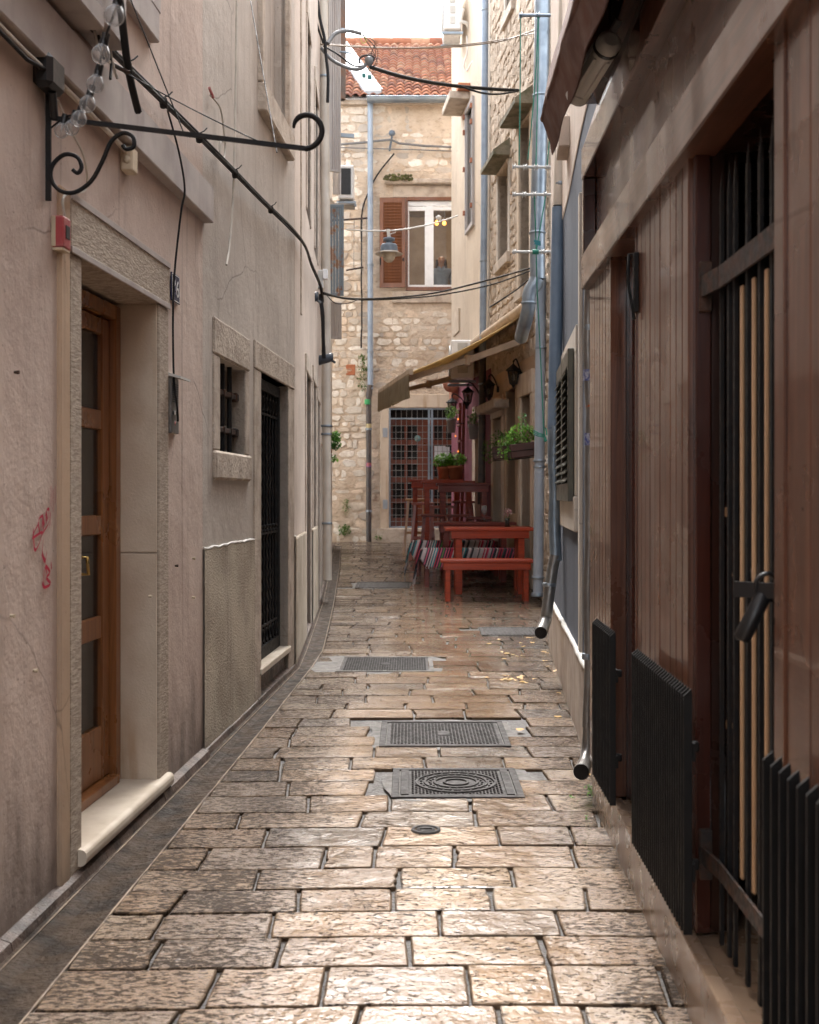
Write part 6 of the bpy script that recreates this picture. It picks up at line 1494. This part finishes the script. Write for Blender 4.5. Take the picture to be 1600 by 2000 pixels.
# ------------------------------------------------------------------ air conditioners
def ac(name, label, x0,x1,y0,y1,z0,z1, face='-x', parts=True):
    t = thing('air_conditioner', label, 'air conditioner', ((x0+x1)/2,(y0+y1)/2,z0))
    s = M(); s.bbox(x0,x1,y0,y1,z0,z1,.015); s.build('casing', white_pvc, t)
    if face == '-x':
        c = Vector((x0-.004,(y0+y1)/2-.06,(z0+z1)/2)); r = (z1-z0)*.42
        s = M(); s.lathe([(r,0),(r,-.02),(r*.97,-.02),(r*.97,0)], c, 24, axis='x')
        for q in range(7): s.lathe([(r*q/7+.004,-.012),(r*q/7+.008,-.016),(r*q/7+.012,-.012)], c, 24, axis='x')
        s.build('fan_grille', grey_white, t); s = M(); s.lathe([(r*.97,-.001),(0,-.001)], c, 24, axis='x'); s.build('fan_recess', black_pl, t)
        s = M()
        for q in range(3): s.bbox(x0+.1,x1-.1,y0-.012,y0,z0+.08+q*.17,z0+.2+q*.17,.004)
        s.build('side_panel', grey_white, t)
    else:
        s = M(); s.bbox(x0+.04,x1-.04,y0-.012,y0+.002,z0+.06,z1-.05,.004); s.build('grille', mk('dark_grille', (.03,.035,.04), None, 30, .6, 0), t)
    for yb_ in (y0+.05,y1-.09): s = M(); s.bbox(x0-.03,x1+.03,yb_,yb_+.04,z0-.06,z0-.02,.003); s.build('support_bracket', galv, t)
    return t
Ya = 19.4; a = ac('', 'white air conditioner high on the beige house against the sky', at(866,0,Ya).x, R3.P(Ya,.08,0).x, Ya-.25, Ya+.45, EYE+(HY-68)/F*Ya, EYE+(HY+8)/F*Ya)
s = M(); s.tube(spl([at(905,18,Ya-.3),at(900,40,Ya-.32),at(912,46,Ya-.3),at(918,60,Ya-.2)],5),.03,8); s.build('pipe_bundle', white_paint, a)
wire(spl([at(912,70,Ya-.2),at(913,100,Ya-.2),at(906,125,Ya-.2),at(912,138,Ya-.2),at(922,122,Ya-.6),at(940,98,Ya-1.3)],5),.014, white_paint, 'white drain hose looping below the high air conditioner')
Yc = 18.3; a = ac('', 'white air conditioner on the purple wall half hidden by the tan awning', at(880,0,Yc).x, R3.P(Yc,.05,0).x, Yc-.25, Yc+.5, EYE+(HY-742)/F*Yc, EYE+(HY-668)/F*Yc)
Yd = 17.2; ac('', 'old air conditioner with dark grille beside the blue flaky shutter', at(661,0,Yd).x, at(691,0,Yd).x, Yd, Yd+.3, EYE+(HY-388)/F*Yd, EYE+(HY-322)/F*Yd, face='-y')
s = M(); s.bbox(at(636,0,Yd).x, at(692,0,Yd).x, Yd+.0, Yd+.3, EYE+(HY-400)/F*Yd, EYE+(HY-396)/F*Yd, .005); tag(s.build('wall_bracket', galv_dark), 'thin metal bracket under the old air conditioner', 'bracket')
s = M(); s.bar(at(640,262,15.8), at(692,266,15.8), .04, .05); tag(s.build('metal_rail', galv), 'perforated metal rail sticking out of the left wall above the air conditioner', 'bracket')
# ------------------------------------------------------------------ street lamp on its wire
Yl_ = 18.0; c = at(760,470,Yl_)
t = thing('hanging_street_lamp', 'blue grey bell street lamp hanging from a wire across the lane', 'street lamp', at(760,512,Yl_))
sc = Yl_/F
s = M(); s.lathe([(0,-1*sc),(4*sc,0),(11*sc,-2*sc),(11.5*sc,-7*sc),(6*sc,-9*sc),(6.5*sc,-12*sc),(14*sc,-14*sc),(16.5*sc,-18*sc),(17*sc,-27*sc),(18*sc,-29*sc),(12*sc,-29*sc),(0,-28*sc)], at(760,463,Yl_), 28); s.build('lamp_housing', lamp_blue, t)
s = M(); s.lathe([(17*sc,-28*sc),(27*sc,-33*sc),(26.5*sc,-34*sc),(15*sc,-30.5*sc)], at(760,463,Yl_), 28); s.build('shade', mk('pale_shade', (.36,.32,.28), None, 8, .35, 0), t)
s = M(); s.lathe([(14*sc,-31*sc),(13.5*sc,-36*sc),(10*sc,-44*sc),(5*sc,-49*sc),(0,-50*sc)], at(760,463,Yl_), 24); s.build('lens', frost, t)
s = M(); s.bar(at(758,448,Yl_), at(760,463,Yl_), .05, .05); s.tube([at(752,450,Yl_),at(772,450,Yl_),at(773,454,Yl_),at(762,457,Yl_)],.008,6); s.build('suspension_clamp', grey_white, t)
wire([at(676,448,18.4),at(720,451,18.2),at(757,451,Yl_)]+sag(at(760,451,Yl_),at(895,421,18.4),.04)[1:], .012, grey_white, 'pale support wire carrying the hanging street lamp')
s = M(); cc = at(857,426,18.2); s.lathe([(0,-.05),(.04,-.02),(.045,.02),(0,.05)], cc, 12); tag(s.build('wire_insulator', white_paint), 'white round clamp on the support wire of the street lamp', 'clamp')
# ------------------------------------------------------------------ cables across the lane
def cross(p, label, r=.012, mm=cable_k, dr=.0): return wire(spl([at(*q) for q in p],7), r, mm, label)
cross([(632,572,12.3),(680,583,13.0),(760,582,14),(850,572,14.5),(950,548,14.5),(1035,524,13.6)], 'upper black cable crossing the lane below the orange window', .012)
cross([(632,574,12.3),(690,585,13.2),(770,584,14.2),(860,576,14.8),(960,556,14.8),(1038,528,13.8)], 'lower black cable crossing the lane below the orange window', .010)
cross([(636,574,12.3),(655,592,12.7),(680,592,13.0),(700,585,13.2)], 'thin loose loop of wire on the crossing cables', .005)
cross([(957,600,15.4),(985,582,15),(1010,565,14.6),(1037,543,14.0)], 'short black cable on the stone wall above the awning', .010)
cross([(627,87,12.6),(700,92,13.4),(780,94,14.2),(870,90,14.6),(950,82,14.6),(1040,66,13.6),(1080,58,12.2)], 'upper thin cable crossing the sky gap to the galvanised pipe', .007, cable_b)
cross([(627,86,12.6),(690,90,13.4),(780,94,14.2),(880,92,14.6),(980,80,14.4),(1055,56,12.8),(1085,58,12.1)], 'lower thin brown cable crossing the sky gap', .009, cable_b)
cross([(724,131,12.6),(800,153,13.2),(900,169,14),(1012,177,14.6)], 'thick black cable from the hanging cable knot to the mossy window hood', .022, cable_k)
cross([(900,168,13.9),(935,180,14.1),(970,184,14.2),(1012,178,14.6)], 'second slack strand of the thick black cable', .012, cable_k)
cross([(627,93,12.4),(650,118,12.5),(685,134,12.6),(705,134,12.6),(716,124,12.6)], 'grey cable looping down to the hanging cable knot', .018, cable_g)
cross([(632,90,12.4),(660,106,12.5),(690,128,12.6),(715,128,12.6)], 'black looped cable beside the grey one at the knot', .009)
cross([(640,85,12.4),(655,65,12.5),(680,60,12.6),(706,66,12.6)], 'grey conduit arching over the cable knot', .022, cable_g)
for i,(dx,dy) in enumerate(((0,0),(6,6),(-4,3),(10,2))):
    cross([(706,66,12.6),(722+dx,80+dy,12.6),(738-i*4,100+dy,12.6),(733-dx,125,12.6),(722,131,12.6)], 'thin loose wire between the grey arch and the cable knot, one of four', .004, cable_k)['group'] = 'loose wires at the cable knot'
cross([(706,66,12.6),(704,75,12.6),(710,85,12.6),(716,78,12.6),(711,72,12.6)], 'small yellow green wire curl at the end of the grey arch', .004, mk('yellow_green', (.4,.4,.05), None, 4, .5, 0))
cross([(703,124,12.6),(703,114,12.6),(716,108,12.6),(730,112,12.6),(727,120,12.6)], 'black cable ring above the cable knot', .010)
s = M(); c = at(721,121,12.6); s.lathe([(0,-.05),(.02,-.035),(.045,0),(.048,.035),(.02,.055),(0,.056)], c, 12); kn = tag(s.build('cable_joint', cable_g), 'grey bell shaped cable joint hanging above the roof', 'cable joint')
for i,(px,py) in enumerate(((711,147),(722,150))):
    s = M(); c = at(px,py,12.6); s.bbox(c.x-.02,c.x+.02,c.y-.015,c.y+.015,c.z-.025,c.z+.02,.006); s.tube([c,at(720,132,12.6)],.004,5)
    tag(s.build('insulation_piercing_clamp', mk('teal_plastic%d'%i, (.01,.15,.14), None, 4, .5, 0)), ('left','right')[i]+' small teal clamp hanging under the cable knot', 'clamp', 'teal clamps under the cable knot')
s = M(); s.bar(at(664,101,12.5), at(686,104,12.5), .03, .012); tag(s.build('wall_anchor', galv), 'perforated galvanised plate in the cables at the left', 'bracket')
cross([(618,-30,12.4),(624,30,12.4),(634,75,12.4),(637,110,12.4),(641,150,12.4),(640,200,12.4)], 'black cable running down beside the top of the cream pipe', .018)
cross([(612,-30,12.2),(618,40,12.3),(632,85,12.4)], 'second black cable from above the cream pipe', .012)
# far facade wires
wire([Vector((FX(640),YF-.12,FZ(288))),Vector((FX(700),YF-.12,FZ(283))),Vector((FX(764),YF-.14,FZ(277)))]+[Vector((FX(px),YF-.13,FZ(py))) for px,py in ((780,284),(830,289),(905,292))], .022, cable_g, 'grey cable fixed along the upper far stone wall')
wire([Vector((FX(px),YF-.10,FZ(py))) for px,py in ((640,290),(720,293),(800,295),(905,299))], .010, cable_g, 'thin wire below the grey cable on the far stone wall')
s = M(); c = Vector((FX(766),YF-.16,FZ(266))); s.lathe([(0,.07),(.05,.05),(.065,.0),(.05,-.03),(0,-.05)], c, 12); s.bar(c-Vector((0,0,.05)),c+Vector((-.05,.1,-.3)),.03,.03)
tag(s.build('cable_insulator', lamp_blue), 'round grey insulator holding the cable on the far stone wall', 'insulator')
Yk = 21.5
for (x0,y0,x1,y1,lab) in ((648,431,718,426,'upper'),(676,528,710,522,'lower')):
    wire([at(x0,y0,Yk),at(x1,y1,Yk)], .018, rust_iron, lab+' thin rusty clothes rail in front of the far stone wall')
for i,px in enumerate((692,708,716)):
    wire([at(px,428,Yk),at(px-1,526,Yk)], .005, cable_g, 'thin vertical line strung between the two rusty rails', group='lines between the rusty rails')
# ------------------------------------------------------------------ clothes line poles on the right
def pole(px0,px1,py0,py1,Y,label,knobs,r=.012,mm=grey_white):
    t = thing('clothesline_pole', label, 'clothesline pole', at(px1,py1,Y))
    s = M(); s.tube([at(px0,py0,Y),at(px1,py1,Y)], r, 8); s.build('rod', mm, t)
    for kx in knobs:
        y_ = py0+(py1-py0)*(kx-px0)/(px1-px0); a = at(kx-3,y_,Y); b = at(kx+3,y_,Y); s = M()
        n=10; s.tube([a,a.lerp(b,.3),a.lerp(b,.7),b],[.03,.016,.016,.03],n); s.build('pulley', mm, t)
P1 = pole(1014,1106,30,30,10.2,'topmost clothesline pole with three pulleys, right side',(1017,1051,1085),.015,galv)
P2 = pole(1002,1110,326,327,10.2,'second clothesline pole from the top, crossing the galvanised pipe',(1004,1026,1047,1069,1091))
P3 = pole(1003,1081,380,380,10.2,'third clothesline pole from the top',(1004,1024,1044,1065))
P4 = pole(1000,1078,492,492,10.2,'lowest clothesline pole, with a green band',(1005,1060))
for (a,b,lab) in (((1017,33),(1014,322),'leftmost green clothesline'),((1051,33),(1031,312),'green clothesline second from the left'),((1052,34),(1047,322),'green clothesline in front of the galvanised pipe'),((1085,33),(1069,323),'green clothesline right of the galvanised pipe')):
    s_ = 0
    wire([at(a[0],a[1],10.2)]+[at(a[0]+(b[0]-a[0])*t_**1.6, a[1]+(b[1]-a[1])*t_, 10.2) for t_ in (.3,.6,.85)]+[at(*b,10.2)], .0055, green_rope, lab+' between the two top poles', 'clothesline')
wire([at(1044,383,10.2),at(1047,470,10.2),at(1049,560,10.5),at(1056,700,11.0),at(1063,860,11.2)], .006, green_rope, 'long green line hanging down the grey cast pipe', 'clothesline')
wire([at(1066,382,10.2),at(1056,440,10.2),at(1048,490,10.2)], .006, green_rope, 'short green line between the third and lowest poles', 'clothesline')
s = M(); s.tube([at(1040,492,10.2),at(1052,492,10.2)],.022,8); tag(s.build('green_band', green_rope), 'green tape band on the lowest clothesline pole', 'tape')
s = M()
for i in range(3): s.tube([at(1042+.0,840+i*4,12.3),at(1052,846+i*3,12.28),at(1066,850+i*2,12.35)],.006,6)
s.tube(spl([at(1066,836,12.3),at(1068,850,12.3),at(1064,862,12.3),at(1070,858,12.3)],4),.008,6); tag(s.build('rope_tie', green_rope), 'green rope knotted round the grey cast pipe', 'rope')
s = M(); s.bar(at(1043,470,10.15),at(1056,474,10.15),.012,.02); s.bar(at(1044,475,10.15),at(1056,478,10.15),.012,.02); tag(s.build('clothes_peg', mk('teal_peg', (.02,.22,.25), None, 4, .5, 0)), 'teal clothes peg in front of the galvanised pipe', 'clothes peg')
for i in range(4):
    wire(spl([at(1066,850,12.0),at(1071+i*1.0,862,12.0),at(1070+i*1.2,885,12.0),at(1067+i*.6,905,12.0)],4),.007, cable_w, 'strand of pale cable looped behind the grey cast pipe', group='pale cable loops behind the cast pipe')
# ------------------------------------------------------------------ fallen yellow leaves
s0 = None
spots = [(990,1278),(985,1288),(980,1275),(1002,1280),(1010,1283),(1022,1282),(1040,1256),(1032,1247),(1040,1247),(1018,1257),(1022,1264),(1062,1275),(1068,1277),(1065,1292),(1070,1303),(1084,1312),(1088,1311),(985,1321),(988,1327),(992,1330),(980,1330),(995,1322),(1015,1325),(1021,1322),(1028,1335),(1020,1333),(1018,1328),(1044,1328),(1092,1355),(1090,1402),(1015,1427),(952,1325),(955,1258),(1158,1516),(1128,1405),(1008,1330),(975,1250),(998,1328)]
for i,(px,py) in enumerate(spots):
    Y = 1.19*F/(py-HY); z = g(Y); Y = (EYE-z)*F/(py-HY); x = (px-CX)/F*Y
    m = M(); n = 7; r = U(.012,.022)
    vs = [(x+r*math.cos(j/n*6.28)*U(.8,1.3), Y+r*math.sin(j/n*6.28)*1.3, z+.003+U(0,.008)) for j in range(n)]
    m.add(vs+[(x,Y,z+.008)],[(j,(j+1)%n,n) for j in range(n)])
    tag(m.build('fallen_leaf', petal_m), 'small fallen yellow leaf on the wet paving beside the slate house', 'leaf', 'fallen yellow leaves')
m = M()
for (px,py,n_) in ((1160,1560,60),(1152,1550,30),(1146,1607,10),(1125,1568,10)):
    Y = 1.225*F/(py-HY); leaves(m, ((px-CX)/F*Y,Y,g(Y)+.012), .03,.035,.012, n_, .008, [(.03,.10,.01),(.05,.15,.02)])
tag(m.build('weeds', leaf_m), 'small green weeds in the joints at the foot of the shop plinth', 'weeds')
# stickers on the shop corner pipe
for i,(px,py,h_,mm,lab) in enumerate(((1147,733,22,sticker_b,'small dark blue sticker on the crumpled drainpipe'),(1150,858,24,sticker_b,'torn blue and white sticker lower on the crumpled drainpipe'),(1152,793,4,mk('orange_tape', (.5,.12,.04), None, 4, .5, 0),'thin orange tape round the crumpled drainpipe'))):
    s = M(); s.tube([at(px+2,py-h_/2,Yp_),at(px+2,py+h_/2,Yp_)],.0212,12); tag(s.build('sticker', mm), lab, 'sticker')
s = M(); p_ = R2.Y(1145); PX = WD.P(4.76,0,0); s.bbox(.682,.70,4.78,4.79,EYE+(HY-600)/F*4.78,EYE+(HY-505)/F*4.78,.001); s.bbox(.66,.681,4.781,4.786,EYE+(HY-575)/F*4.78,EYE+(HY-510)/F*4.78,.001)
bpy.context.view_layer.update()
